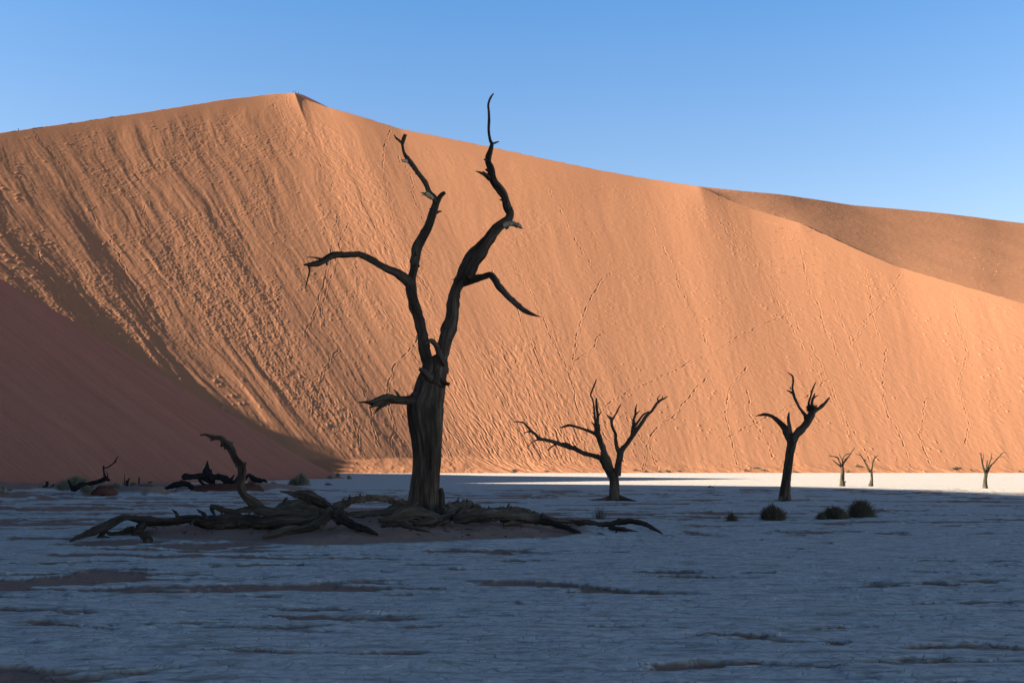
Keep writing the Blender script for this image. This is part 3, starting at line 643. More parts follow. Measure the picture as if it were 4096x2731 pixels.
for pts in [
    [(385, 720, 12), (345, 722, 8), (303, 736, 4)], [(465, 800, 12), (420, 815, 7), (375, 845, 5), (347, 880, 3)],
    [(810, 885, 18), (740, 845, 12), (650, 850, 8), (590, 880, 8), (553, 918, 7)],
    [(1070, 650, 20), (1075, 580, 16), (1070, 510, 13), (1062, 440, 12), (1060, 373, 10)], [(1078, 555, 9), (1095, 535, 7), (1112, 508, 4)],
    [(1055, 670, 18), (1028, 642, 9), (1008, 622, 4)],
    [(1065, 755, 24), (1010, 725, 18), (930, 695, 15), (850, 670, 13), (790, 655, 14), (745, 662, 14), (690, 677, 7), (672, 674, 3)],
    [(1120, 1000, 18), (1085, 970, 10), (1072, 952, 4)], [(1140, 970, 16), (1110, 950, 9), (1098, 935, 4)],
    [(1300, 930, 28), (1272, 890, 22), (1262, 820, 18), (1260, 750, 17), (1235, 690, 15), (1220, 640, 15), (1218, 590, 18), (1190, 565, 9), (1170, 542, 4)],
    [(1225, 600, 13), (1258, 545, 9), (1285, 490, 9), (1317, 432, 4)], [(1265, 770, 8), (1275, 745, 4)],
    [(1715, 410, 9), (1700, 375, 6), (1732, 333, 3)], [(1745, 388, 8), (1754, 348, 3)],
    [(1420, 790, 18), (1445, 700, 22), (1450, 640, 20), (1450, 600, 14), (1468, 540, 12), (1468, 490, 9), (1482, 434, 3)], [(1470, 545, 8), (1512, 504, 4)],
    [(1455, 670, 18), (1505, 605, 11), (1550, 545, 10), (1607, 510, 5)], [(1236, 1170, 18), (1245, 1103, 4)], [(1028, 530, 6), (1020, 522, 4)]]:
    tw(t2, T2Y, A6, pts, random.uniform(-.1, .1), dz=random.uniform(-.4, .4))
for pts in [[(1215, 1420, 40), (1170, 1420, 22), (1110, 1428, 12), (1050, 1434, 9), (960, 1450, 6), (840, 1463, 2)], [(1300, 1420, 40), (1350, 1425, 24), (1410, 1436, 14), (1495, 1452, 6)], [(1270, 1430, 30), (1290, 1450, 18), (1310, 1465, 8)]]:
    limb('root', t2, M_WOOD, A6(pts), T2Y, T2Y - .6, seg=16, step=.4)

t3 = empty('dead_tree', P(3140, 2006, T2Y)); props(t3, 'black silhouetted dead tree with a leaning trunk and a nest in its fork', 'tree')
kids(t3, T2Y, A7, [(532, 1250, 60), (533, 1200, 53), (538, 1140, 46), (545, 1080, 42), (555, 1000, 40), (570, 900, 39), (583, 800, 40), (595, 740, 39), (600, 680, 42)], [
    [(590, 700, 36), (565, 640, 36), (540, 590, 32), (500, 545, 25), (450, 500, 20), (400, 470, 16), (350, 462, 14), (320, 468, 10), (276, 478, 3)],
    [(605, 700, 36), (640, 650, 34), (690, 590, 32), (730, 540, 32), (765, 480, 36), (795, 440, 26), (830, 418, 17), (870, 388, 14), (910, 345, 11), (935, 314, 8)],
], seg=20)
for pts in [[(580, 640, 26), (576, 570, 18), (568, 500, 13), (573, 445, 6)], [(735, 500, 22), (705, 455, 16), (680, 420, 13), (655, 380, 12), (625, 320, 12), (610, 270, 12), (604, 220, 10), (610, 170, 9), (602, 120, 9), (562, 88, 3)],
            [(608, 275, 11), (578, 258, 7), (551, 248, 4)], [(765, 450, 20), (752, 370, 10), (765, 310, 9), (785, 240, 8), (814, 172, 3)], [(590, 235, 6), (585, 218, 3)],
            [(780, 440, 18), (778, 380, 13), (785, 330, 12), (798, 295, 8), (806, 276, 4)], [(785, 335, 8), (810, 305, 6), (836, 292, 3)], [(830, 415, 9), (852, 388, 6), (873, 368, 4)], [(720, 510, 12), (708, 490, 5)]]:
    tw(t3, T2Y, A7, pts, random.uniform(-.15, .1), seg=14, dz=random.uniform(-.4, .3))
limb('root', t3, M_WOOD, A7([(560, 1215, 30), (575, 1235, 20), (592, 1250, 8)]), T2Y - .2, T2Y - .5, seg=14)
limb('root', t3, M_WOOD, A7([(510, 1215, 30), (492, 1235, 18), (476, 1250, 8)]), T2Y - .2, T2Y - .4, seg=14)

def twigs(name, mat, centre, n, spread, length, thick, seed, up=0.0, shell=False):
    rng = np.random.default_rng(seed); V = []; Fs = []
    for i in range(n):
        a = rng.uniform(0, 2 * np.pi); r = rng.uniform(.6, 1) if shell else rng.uniform(0, 1) ** .5
        c = np.array((math.cos(a) * r * spread[0], math.sin(a) * r * spread[1], rng.uniform(-1, 1) * spread[2]))
        d = np.array((-math.sin(a), math.cos(a), 0)) + rng.normal(0, .55, 3); d[2] += up; d /= np.linalg.norm(d)
        ln = length * rng.uniform(.5, 1.3); s = np.cross(d, rng.normal(0, 1, 3)); s /= np.linalg.norm(s); b = np.cross(d, s); k = len(V)
        for e in (-.5, .5):
            for q in (0, 1, 2):
                w = thick * (math.cos(q * 2.1) * s + math.sin(q * 2.1) * b); V.append(centre + c + d * ln * e + w)
        Fs += [(k + q, k + (q + 1) % 3, k + 3 + (q + 1) % 3, k + 3 + q) for q in range(3)]
    return mesh_obj(name, V, Fs, mat, smooth=False)
nestc = P(2900 + 778 / 2.24, 1450 + 410 / 2.24, T2Y - .12)
props(twigs('bird_nest', M_TWIG, nestc, 420, (.24, .2, .13), .30, .006, 5, shell=False), 'untidy twig nest wedged in the fork of the leaning dead tree', 'nest')

# ---- three small sunlit trees at the edge of the shade
M_SUNWOOD = wood_mat('sunlit_wood', (.025, .022, .015), (.085, .075, .05), (.19, .165, .115))
def small_tree(label, base, Y, conv, trunkp, brs):
    r = empty('dead_tree', P(base[0], base[1], Y)); props(r, label, 'tree', 'small dead trees at the edge of the shade')
    limb('trunk', r, M_SUNWOOD, conv(trunkp), Y, Y, seg=28, rough=.12, groove=.12, step=.35)
    for i, b in enumerate(brs):
        limb('branch', r, M_SUNWOOD, conv(b), Y, Y + ((i * 37) % 7 - 3) * .15, seg=10, rough=.2, groove=.05, step=.6, kink=.2)
    return r
SY = 90.0
r4 = small_tree('small sunlit dead tree with a hollow in its trunk, left of the close pair', (3369, 1942), SY, A8, [(205, 662, 38), (205, 630, 30), (206, 560, 24), (206, 480, 20), (200, 420, 18)], [
    [(192, 430, 11), (150, 400, 8), (88, 350, 4)], [(190, 425, 10), (165, 360, 9), (150, 325, 8), (110, 312, 6), (42, 300, 3)],
    [(205, 430, 11), (208, 370, 8), (185, 320, 6), (170, 290, 4), (172, 272, 2)], [(210, 420, 11), (225, 375, 9), (265, 330, 8), (300, 275, 6), (330, 235, 5), (355, 202, 3)],
    [(210, 390, 9), (212, 325, 8), (245, 290, 6), (300, 275, 5), (320, 279, 2)], [(250, 335, 5), (225, 350, 4)]])
limb('hollow', r4, M_DARK, A8([(203, 590, 6), (203, 570, 8), (200, 545, 7), (199, 525, 4)]), SY - .45, SY - .45, seg=10)  # solid dark piece, its colour put in for the shade inside a hollow
limb('broken_stub', r4, M_DARK, A8([(232, 660, 8), (234, 620, 7), (246, 603, 6)]), SY - .3, SY - .3, seg=10)
small_tree('small sunlit dead tree opening in a two armed fork, right of the close pair', (3484, 1942), SY, A8, [(540, 662, 32), (548, 620, 20), (552, 560, 15), (547, 500, 14), (545, 475, 13)], [
    [(542, 495, 11), (505, 430, 9), (470, 370, 9), (440, 325, 8), (415, 280, 5), (403, 250, 2)], [(532, 500, 9), (505, 455, 7), (478, 400, 6), (455, 345, 5)], [(425, 300, 5), (390, 288, 4), (356, 281, 2)],
    [(550, 485, 10), (558, 440, 8), (565, 380, 8), (590, 330, 7), (624, 296, 3)], [(460, 350, 4), (480, 360, 2)]])
small_tree('solitary small dead tree with upswept arms near the right edge', (3942, 1959), 80.5, A8, [(1898, 716, 38), (1892, 660, 27), (1893, 600, 22), (1900, 540, 20), (1906, 490, 20)], [
    [(1898, 520, 14), (1872, 445, 11), (1858, 380, 9), (1848, 340, 8), (1842, 290, 6), (1820, 266, 3)], [(1858, 390, 7), (1868, 330, 5), (1871, 282, 3)], [(1848, 290, 4), (1847, 262, 2)],
    [(1908, 480, 12), (1912, 400, 8), (1920, 352, 4)], [(1912, 480, 11), (1940, 395, 8), (1963, 330, 6), (1970, 273, 3)], [(1962, 340, 5), (1988, 329, 2)],
    [(1912, 500, 16), (1950, 430, 10), (2000, 380, 8), (2040, 330, 7), (2065, 305, 6), (2090, 275, 5), (2128, 259, 2)], [(2060, 314, 5), (2100, 315, 4), (2138, 326, 2)]])

# ------------------------------------------------------------------ fallen wood round the great tree
def yl(pix, contacts):
    """depths for a log from ground contact points given in photo pixels"""
    return [Yg(a, b) for a, b in contacts]
def log(name, label, pix, contacts, mat=M_GREY, brs=(), cat='log', group='fallen wood around the tall tree', main='log', **k):
    Ys = yl(pix, contacts); kw = {**dict(seg=48, rough=.26, groove=.24, step=.2, kink=.28, spurs=.9), **k}
    if not brs:
        v, f, uv = limb_mesh(pix, 0, 0, Ylist=Ys, **kw)
        c = np.array((pts_c := v[:len(v) - 2].mean(0))); c[2] = v[:, 2].min()
        o = mesh_obj(name, v - c, f, mat, uv=uv); o.location = Vector(c.tolist()); props(o, label, cat, group); return o
    c = P(pix[0][0], pix[0][1], Ys[0]); r = empty(name, c); props(r, label, cat, group)
    v, f, uv = limb_mesh(pix, 0, 0, Ylist=Ys, **kw); mesh_obj(main, v, f, mat, r, uv=uv)
    for nm, bp, dy in brs:
        y = Ys[0] + (Ys[-1] - Ys[0]) * .0; d = np.array([(p[0] - bp[0][0]) ** 2 + (p[1] - bp[0][1]) ** 2 for p in pix]); i = int(np.argmin(d))
        y = np.interp(i / (len(pix) - 1), np.linspace(0, 1, len(Ys)), Ys)
        v, f, uv = limb_mesh(bp, y, y + dy, **{**kw, 'seg': 20}); mesh_obj(nm, v, f, mat, r, uv=uv)
    return r
log('fallen_log', 'long grey log arching from the far left tip along the sand mound', A4([(143, 874, 5), (190, 853, 16), (250, 828, 24), (330, 795, 32), (410, 765, 36), (480, 728, 32), (530, 705, 27), (600, 706, 24), (700, 728, 32), (780, 735, 26), (860, 735, 26), (1000, 712, 28), (1080, 715, 34), (1160, 730, 44), (1300, 728, 50), (1420, 735, 50), (1560, 745, 45), (1700, 742, 42), (1850, 730, 40), (1960, 700, 34)]),
    [(282, 2166), (420, 2150), (600, 2118), (760, 2103), (900, 2108), (1090, 2112), (1250, 2105)],
    brs=[('branch', A4([(700, 735, 30), (670, 765, 30), (640, 795, 24), (612, 805, 10)]), -.6), ('branch', A4([(1040, 735, 16), (1025, 748, 8), (1012, 755, 4)]), -.2), ('branch', A4([(925, 690, 14), (905, 665, 9), (884, 645, 4)]), .3), ('branch', A4([(1130, 700, 16), (1100, 670, 12), (1065, 643, 4)]), .3), ('branch', A4([(400, 790, 20), (375, 825, 16), (345, 850, 10)]), -.2)], seg=44)
log('driftwood', 'short pale grey driftwood piece leaning under the long log', A4([(410, 803, 6), (440, 820, 14), (490, 822, 18), (540, 808, 18), (580, 795, 22), (600, 780, 18)]), [(440, 2142), (530, 2130)], cat='branch')
log('wood_knot', 'gnarled knot of wood standing beside the driftwood piece', A4([(585, 770, 8), (605, 790, 16), (598, 812, 16), (612, 828, 8)]), [(535, 2138), (535, 2138)], cat='wood', seg=24, rough=.3)
log('tree_stump', 'squat broken stump in front of the long log', A4([(708, 868, 30), (690, 850, 32), (665, 825, 26), (635, 812, 8)]), [(590, 2163), (580, 2163)], cat='stump', seg=28, rough=.3)
log('fallen_branch', 'flat dark branch end lying under the arch of the long log', A4([(345, 848, 8), (385, 843, 10), (432, 850, 4)]), [(410, 2152), (430, 2152)], cat='branch', seg=16)
log('fallen_tree', 'fallen limb with a tall curved branch rising and hooking to the left', A4([(1085, 108, 4), (1130, 106, 8), (1175, 122, 15), (1232, 128, 16), (1258, 162, 22), (1305, 212, 25), (1342, 272, 23), (1375, 315, 26), (1392, 345, 27), (1387, 420, 26), (1382, 490, 25), (1410, 548, 27), (1465, 592, 32), (1515, 640, 42), (1600, 668, 36), (1700, 685, 28)]),
    [(1010, 2057), (1040, 2060)], mat=M_WOOD, main='limb', cat='tree',
    brs=[('branch', A4([(1520, 655, 30), (1450, 645, 22), (1390, 648, 19), (1320, 656, 18), (1260, 648, 18), (1215, 636, 18), (1165, 620, 13)]), -.4), ('branch', A4([(1168, 620, 16), (1180, 655, 13), (1198, 697, 9)]), -.5), ('branch', A4([(1232, 642, 12), (1240, 665, 9), (1240, 698, 8)]), -.5),
         ('broken_stub', A4([(1400, 335, 18), (1412, 315, 12), (1416, 305, 6)]), -.1), ('broken_stub', A4([(1380, 330, 12), (1360, 332, 7), (1340, 336, 3)]), .1), ('broken_stub', A4([(1255, 165, 14), (1243, 182, 9), (1236, 192, 4)]), 0), ('broken_stub', A4([(1195, 130, 10), (1178, 140, 7), (1160, 152, 3)]), 0)])
log('fallen_log', 'hollow arched log lying behind the diagonal log', A4([(1560, 672, 14), (1620, 655, 26), (1700, 622, 38), (1790, 605, 40), (1880, 608, 40), (1960, 620, 26)]), [(1070, 2058), (1240, 2048)])
log('fallen_log', 'pointed diagonal log leaning up to the left over the other logs', A4([(1665, 514, 4), (1710, 522, 10), (1760, 530, 17), (1830, 532, 29), (1900, 562, 34), (1980, 605, 32), (2060, 648, 26), (2150, 672, 14)]), [(1300, 2080), (1340, 2080)])
log('fallen_log', 'long arched dark limb reaching from the pile to the trunk', A4([(1990, 660, 16), (2060, 630, 22), (2130, 600, 27)]) + A5([(150, 240, 22), (250, 224, 20), (330, 222, 18), (400, 232, 18), (460, 248, 24), (520, 268, 28)]), [(1300, 2062), (1650, 2052)], mat=M_WOOD)
log('fallen_log', 'thick twisted log running down left towards the viewer', A4([(2040, 640, 20), (2010, 680, 34), (1960, 725, 38), (1900, 757, 38), (1820, 785, 34), (1720, 802, 32), (1620, 828, 24), (1540, 850, 8)]), [(1310, 2100), (1220, 2120), (1130, 2150)])
log('fallen_log', 'dark log sloping down right from the crossing point', A4([(2030, 645, 28), (2065, 680, 42), (2100, 720, 44)]) + A5([(100, 350, 34), (150, 375, 26), (200, 400, 24), (260, 422, 20), (330, 452, 6)]), [(1330, 2095), (1380, 2110), (1500, 2140)])
log('fallen_log', 'slim half buried log behind the long grey log', A4([(1570, 692, 14), (1650, 682, 22), (1750, 676, 26), (1900, 668, 28), (1990, 655, 20)]), [(1080, 2075), (1300, 2065)])
log('fallen_log', 'low smooth root log left of the trunk foot', A5([(120, 330, 10), (200, 322, 18), (330, 312, 20), (430, 305, 30), (510, 300, 34), (560, 290, 30)]), [(1400, 2070), (1640, 2062)])
log('tree_root', 'swirling thick root curling in front of the trunk foot', A5([(340, 362, 14), (420, 352, 28), (490, 325, 40), (570, 318, 40), (640, 330, 36), (700, 345, 26), (740, 360, 12)]), [(1520, 2090), (1750, 2088)], cat='root', group='exposed roots at the trunk foot', rough=.25)
log('tree_root', 'lower root running right below the curling root', A5([(560, 385, 12), (640, 372, 26), (700, 365, 26), (770, 345, 22), (800, 335, 16)]), [(1680, 2102), (1800, 2085)], cat='root', group='exposed roots at the trunk foot', rough=.25)
log('tree_root', 'thin broken root lying on the sand in front of the trunk', A5([(350, 402, 8), (400, 392, 14), (470, 385, 17), (540, 402, 12), (600, 420, 8), (660, 434, 3)]), [(1530, 2112), (1700, 2130)], cat='root', group='exposed roots at the trunk foot')
log('tree_root', 'small forked root tip beside the long right hand log', A5([(700, 392, 6), (740, 380, 14), (780, 365, 10)]), [(1760, 2100), (1790, 2098)], cat='root', group='exposed roots at the trunk foot', mat=M_GREY)
log('tree_stump', 'short knobby stump hugging the right side of the trunk', A5([(727, 160, 10), (733, 195, 19), (735, 240, 20), (734, 290, 24), (742, 325, 34)]), [(1770, 2068), (1770, 2068)], cat='stump', rough=.25)
log('tree_root', 'humped root arching up just right of the trunk', A5([(745, 310, 26), (790, 280, 26), (850, 262, 24), (900, 262, 24), (950, 282, 22), (1005, 308, 10)]), [(1780, 2070), (1930, 2062)], cat='root', group='exposed roots at the trunk foot', rough=.28)
log('tree_root', 'blunt upright root knuckle at the head of the right hand log', A5([(820, 350, 28), (850, 318, 28), (872, 292, 18)]), [(1830, 2088), (1830, 2088)], cat='root', group='exposed roots at the trunk foot', rough=.25)
log('fallen_log', 'thick log running right from the trunk and ending in a point on the sand', A5([(810, 362, 18), (870, 352, 30), (960, 342, 32), (1060, 338, 34), (1160, 338, 36), (1260, 350, 32), (1350, 366, 26), (1430, 384, 22), (1510, 405, 16), (1560, 424, 12), (1605, 438, 4)]), [(1820, 2098), (2000, 2096), (2180, 2105), (2320, 2134)], seg=44)
log('fallen_log', 'long thin log at the far right of the mound with a drooping pointed end', A5([(980, 310, 12), (1060, 302, 20), (1150, 300, 24), (1260, 315, 26), (1350, 342, 20), (1450, 360, 16), (1560, 370, 15), (1650, 375, 15), (1740, 385, 16), (1800, 382, 16), (1850, 372, 18), (1930, 370, 15), (2000, 386, 14), (2060, 412, 9), (2118, 447, 3)]), [(1950, 2078), (2150, 2085), (2350, 2100), (2500, 2118), (2650, 2136)], seg=36)
log('fallen_branch', 'loose broken branch half buried below the far right log', A5([(1120, 385, 10), (1180, 378, 16), (1235, 385, 8)]), [(2020, 2102), (2090, 2102)], cat='branch')
log('fallen_branch', 'dark splinter lying under the drooping end of the far right log', A5([(1780, 408, 12), (1860, 415, 14), (1920, 428, 8), (1965, 433, 3)]), [(2450, 2122), (2560, 2128)], cat='branch', seg=20)
log('tree_root', 'low ridge of dark roots behind the thick right hand log', A5([(760, 330, 14), (850, 300, 14), (960, 305, 18), (1060, 300, 14)]), [(1790, 2072), (1980, 2066)], cat='root', group='exposed roots at the trunk foot')

# ------------------------------------------------------------------ dead wood and hummocks on the left
LG = 'blackened dead wood below the left dune'
PY = 60.0
rp = empty('fallen_tree', P(300, 1960, PY)); props(rp, 'fallen dead tree with one raised bent branch on a red hummock at the far left', 'tree', LG)
for nm, pts in [('log', [(860, 525, 22), (900, 508, 32), (970, 470, 28), (1050, 452, 22), (1150, 430, 24), (1240, 398, 26), (1290, 412, 14)]), ('branch', [(862, 530, 26), (840, 495, 20), (820, 450, 16), (803, 408, 9)]),
                ('branch', [(1248, 400, 24), (1228, 335, 12), (1215, 265, 10), (1220, 238, 4)]), ('branch', [(1262, 385, 12), (1268, 345, 6), (1243, 298, 3)]),
                ('branch', [(1215, 262, 8), (1258, 264, 7), (1310, 230, 8), (1348, 195, 9), (1375, 150, 6), (1393, 126, 2)]), ('branch', [(1345, 200, 7), (1370, 203, 3)])]:
    limb(nm, rp, M_DARK, A9(pts), PY, PY, seg=16, rough=.2, step=.4, kink=.2)
QY = 72.0
rq = empty('log_pile', P(940, 1955, QY)); props(rq, 'tangle of blackened fallen trunk with a pointed snag on top, below the left dune', 'log pile', LG)
for nm, pts in [('trunk', [(342, 345, 30), (385, 325, 36), (480, 325, 30), (560, 322, 32), (640, 332, 38), (720, 335, 32), (790, 348, 30), (835, 390, 30), (850, 430, 26), (872, 460, 16)]),
                ('snag', [(615, 320, 52), (605, 270, 40), (606, 235, 22), (605, 200, 14), (602, 162, 4)]), ('snag', [(630, 280, 18), (645, 255, 6)]), ('branch', [(130, 468, 10), (220, 430, 26), (300, 408, 30), (380, 408, 28), (425, 432, 24), (480, 465, 12)]),
                ('branch', [(315, 395, 16), (335, 368, 8)]), ('branch', [(845, 360, 16), (862, 335, 9), (884, 308, 4)]), ('branch', [(885, 400, 22), (905, 360, 14), (912, 325, 5)]),
                ('branch', [(560, 345, 20), (620, 370, 18), (640, 400, 12)]), ('branch', [(640, 340, 26), (665, 380, 20), (650, 410, 14)]), ('branch', [(740, 340, 24), (790, 385, 24), (815, 430, 20), (870, 462, 14)]), ('branch', [(520, 350, 18), (540, 390, 14), (600, 420, 10), (700, 425, 7)]), ('snag', [(560, 310, 26), (575, 270, 14), (590, 250, 6)]), ('snag', [(700, 320, 20), (720, 300, 8)]), ('branch', [(860, 380, 22), (900, 400, 22), (905, 440, 14)]), ('branch', [(980, 365, 14), (1035, 318, 18), (1090, 345, 22), (1150, 368, 20), (1195, 368, 16), (1225, 388, 6)])]:
    limb(nm, rq, M_DARK, A10(pts), QY, QY + .2, seg=18, rough=.32, step=.3, kink=.3)
def sticks(name, label, conv, lst, Y, cat='branch'):
    c = P(*conv([lst[0][0]])[0][:2], Y); r = empty(name, c); props(r, label, cat, LG)
    for i, p_ in enumerate(lst): limb('stem' if i == 0 else 'branch', r, M_DARK, conv(p_), Y, Y, seg=10, rough=.25, step=.6, kink=.3)
sticks('dead_shrub', 'cluster of upright black sticks between the two dead wood heaps', A9, [[(1490, 478, 16), (1500, 425, 14), (1527, 382, 4)], [(1466, 465, 7), (1465, 400, 4), (1465, 334, 3)], [(1485, 440, 8), (1480, 405, 4)]], 72.)
sticks('dead_branch', 'single upright stick beside a low bent branch below the left dune', A9, [[(1632, 465, 7), (1637, 405, 8), (1629, 368, 3)], [(1637, 405, 5), (1643, 385, 2)]], 73.)
sticks('dead_branch', 'low bent branch pointing right below the left dune', A9, [[(1640, 478, 8), (1700, 466, 9), (1745, 445, 7), (1775, 432, 5), (1803, 440, 3)]], 72.)
sticks('tree_stump', 'small forked stump on the pink sand near the left edge', A9, [[(500, 487, 6), (540, 482, 14), (552, 455, 13), (554, 428, 12)], [(555, 488, 6), (605, 482, 7), (628, 468, 9), (638, 452, 6)]], 76., 'stump')
sticks('dead_branch', 'tiny upright stick at the very left edge of the pan', A9, [[(35, 532, 6), (34, 505, 5), (33, 488, 4)]], 66.)
sticks('dead_branch', 'tiny piece of debris on the pan between the two middle trees', z2f(0, 0, 1), [[(2832, 1948, 2), (2840, 1944, 3), (2848, 1946, 2), (2856, 1944, 1)]], 84.)

def rock(name, label, px, py, Y, sx_, sy_, sz_, mat, seed, cat):
    n = 40; m = 24; th = np.linspace(0, 2 * np.pi, n, endpoint=False)[None]; ph = np.linspace(0.02, np.pi / 2 + .2, m)[:, None]
    c = P(px, py, Y); x = np.sin(ph) ** .6 * np.cos(th); y = np.sin(ph) ** .6 * np.sin(th); z = np.cos(ph) ** 1 * np.ones_like(th)
    r = 1 + .22 * vn3(x * 2 + seed, y * 2, z * 1.2, seed) + .13 * vn3(x * 5, y * 5 + seed, z * 1.5, seed + 1)
    V = np.stack([x * r * sx_, y * r * sy_, z * r * sz_], 2).reshape(-1, 3)
    i = np.arange(m - 1)[:, None] * n; j = np.arange(n)[None]; j2 = (j + 1) % n
    o = mesh_obj(name, V, np.stack([i + j, i + n + j, i + n + j2, i + j2], 2).reshape(-1, 4), mat); o.location = Vector(c.tolist()); props(o, label, cat); return o
rock('earth_block', 'crumbling block of dark red earth under the raised branch', 418, 1972, 59.3, .62, .5, .42, M_REDEARTH, 3, 'earth mound')
rock('earth_mound', 'low heap of dark red earth holding up the black log pile', 905, 1960, 72.0, 2.3, .9, .42, M_REDEARTH, 8, 'earth mound')

# ------------------------------------------------------------------ shrubs and grass tufts
def shrub(name, label, px, py, Y, w, h, n, mat, seed, group, kind='bush', cat='shrub'):
    """w, h in photo pixels; blades rise from the base and arch outwards"""
    rng = np.random.default_rng(seed); s = Y / F; W_, H_ = w * s / 2, h * s
    V = np.empty((n, 8, 3)); base = P(px, py, Y)
    a = rng.uniform(0, 2 * np.pi, n); el = rng.uniform(0, 1, n) ** .95 * np.pi / 2
    lean = np.cos(el); up = np.sin(el)
    lump = 1 + .22 * vn2(a * 1.3 + seed, el * 2.5, seed) + rng.normal(0, .13, n)
    tipx = lean * W_ * np.cos(a) * lump; tipy = lean * W_ * np.sin(a) * lump; tipz = (.03 + up * .97) * H_ * lump
    r0 = rng.uniform(0, 1, n) ** .6
    for k, f in enumerate((0., .4, .75, 1.)):
        f0 = r0 * .88 + (1 - r0 * .88) * f
        jx = rng.normal(0, .035, n) * W_ * f; jz = rng.normal(0, .03, n) * H_ * f
        c = np.stack([tipx * f0 + jx, tipy * f0 + jx * .5, np.maximum(tipz * f ** (.8 if kind == 'bush' else .75) + jz * f, -.02)], 1)
        wd = (1 - f * .75) * s * (1.5 if kind == 'bush' else 1.1)
        side = np.stack([-np.sin(a + 1 + r0 * 5), np.cos(a + 1 + r0 * 5), r0 - .3], 1) * wd
        V[:, 2 * k] = c - side; V[:, 2 * k + 1] = c + side
    i = np.arange(n)[:, None] * 8
    Fq = np.concatenate([np.concatenate([i + 2 * k, i + 2 * k + 1, i + 2 * k + 3, i + 2 * k + 2], 1) for k in range(3)])
    o = mesh_obj(name, V.reshape(-1, 3), Fq, mat, smooth=False); o.location = Vector(base.tolist()); props(o, label, cat, group); return o
G1 = 'shrubs on the clay pan'
Yb = lambda a, b: Yg(a, b)
shrub('desert_shrub', 'round dark shrub standing alone below the leaning tree', 3093, 2077, Yb(3093, 2077), 94, 46, 2600, M_BUSH, 1, G1)
shrub('desert_shrub', 'low dark shrub at the left of the joined shrub clump', 3335, 2073, Yb(3335, 2073), 112, 38, 2600, M_BUSH, 2, G1)
shrub('desert_shrub', 'tallest feathery shrub at the right of the joined shrub clump', 3446, 2068, Yb(3446, 2068), 118, 56, 2600, M_BUSH, 3, G1, kind='grass')
shrub('desert_shrub', 'tiny low shrub at the left foot of the joined clump', 3284, 2075, Yb(3284, 2075), 48, 20, 500, M_BUSH, 33, G1)
shrub('desert_shrub', 'sparse small faded shrub left of the round dark shrub', 2928, 2082, Yb(2928, 2082), 62, 30, 300, M_BUSH, 4, G1, kind='grass')
shrub('dry_twigs', 'wispy bare twigs behind the far right log', 2400, 2074, Yb(2400, 2074), 74, 42, 110, M_BUSH, 5, G1, kind='grass')
G2 = 'grass tufts below the left dune'
for i, (nm, lb, px_, py_, w, h, n, y) in enumerate([
    ('grass_tuft', 'broad pale green grass mound behind the far left fallen tree', 300, 1955, 150, 42, 3000, 62.5), ('grass_tuft', 'small pale bush in front of the far left fallen tree', 345, 1968, 50, 22, 700, 59.0),
    ('grass_tuft', 'grass clump at the left foot of the broad grass mound', 255, 1960, 50, 28, 700, 60.5),
    ('grass_tuft', 'brownish tuft just right of the red earth block', 462, 1956, 60, 22, 600, 61.5), ('grass_tuft', 'flat tuft at the foot of the upright black sticks', 536, 1941, 40, 12, 400, 72.5),
    ('grass_tuft', 'flat tuft under the low bent branch', 590, 1948, 60, 14, 500, 71.5), ('grass_tuft', 'tuft on the sand bank at the very left edge', 5, 1985, 80, 26, 500, 56.),
    ('grass_tuft', 'tiny tuft beside the stick at the left edge', 38, 1962, 26, 8, 200, 66.), ('grass_tuft', 'largest pale green tuft on the pan right of the log pile', 1208, 1941, 66, 38, 1800, 88.),
    ('grass_tuft', 'smaller pale tuft joined to the left of the largest one', 1172, 1941, 44, 24, 800, 88.5), ('grass_tuft', 'grey tuft near the right end of the log pile', 1093, 1943, 36, 15, 500, 86.),
    ('grass_tuft', 'dark flat tuft left of the pale pair', 1134, 1944, 24, 7, 250, 86.), ('grass_tuft', 'thin flat tuft alone on the pan right of the pale pair', 1314, 1940, 36, 8, 300, 90.),
    ('grass_tuft', 'lower left tuft of those on the toe of the left dune', 1320, 1915, 24, 14, 300, 124.), ('grass_tuft', 'upper tuft of those on the toe of the left dune', 1352, 1907, 25, 14, 300, 130.),
    ('grass_tuft', 'right tuft of those on the toe of the left dune', 1397, 1915, 22, 12, 260, 132.), ('grass_tuft', 'brown weed clump under the right end of the log pile', 1005, 1938, 44, 16, 500, 72.5)]):
    shrub(nm, lb, px_, py_, y, w, h, n, M_TUFT, 60 + i, G2, kind='grass', cat='grass tuft')

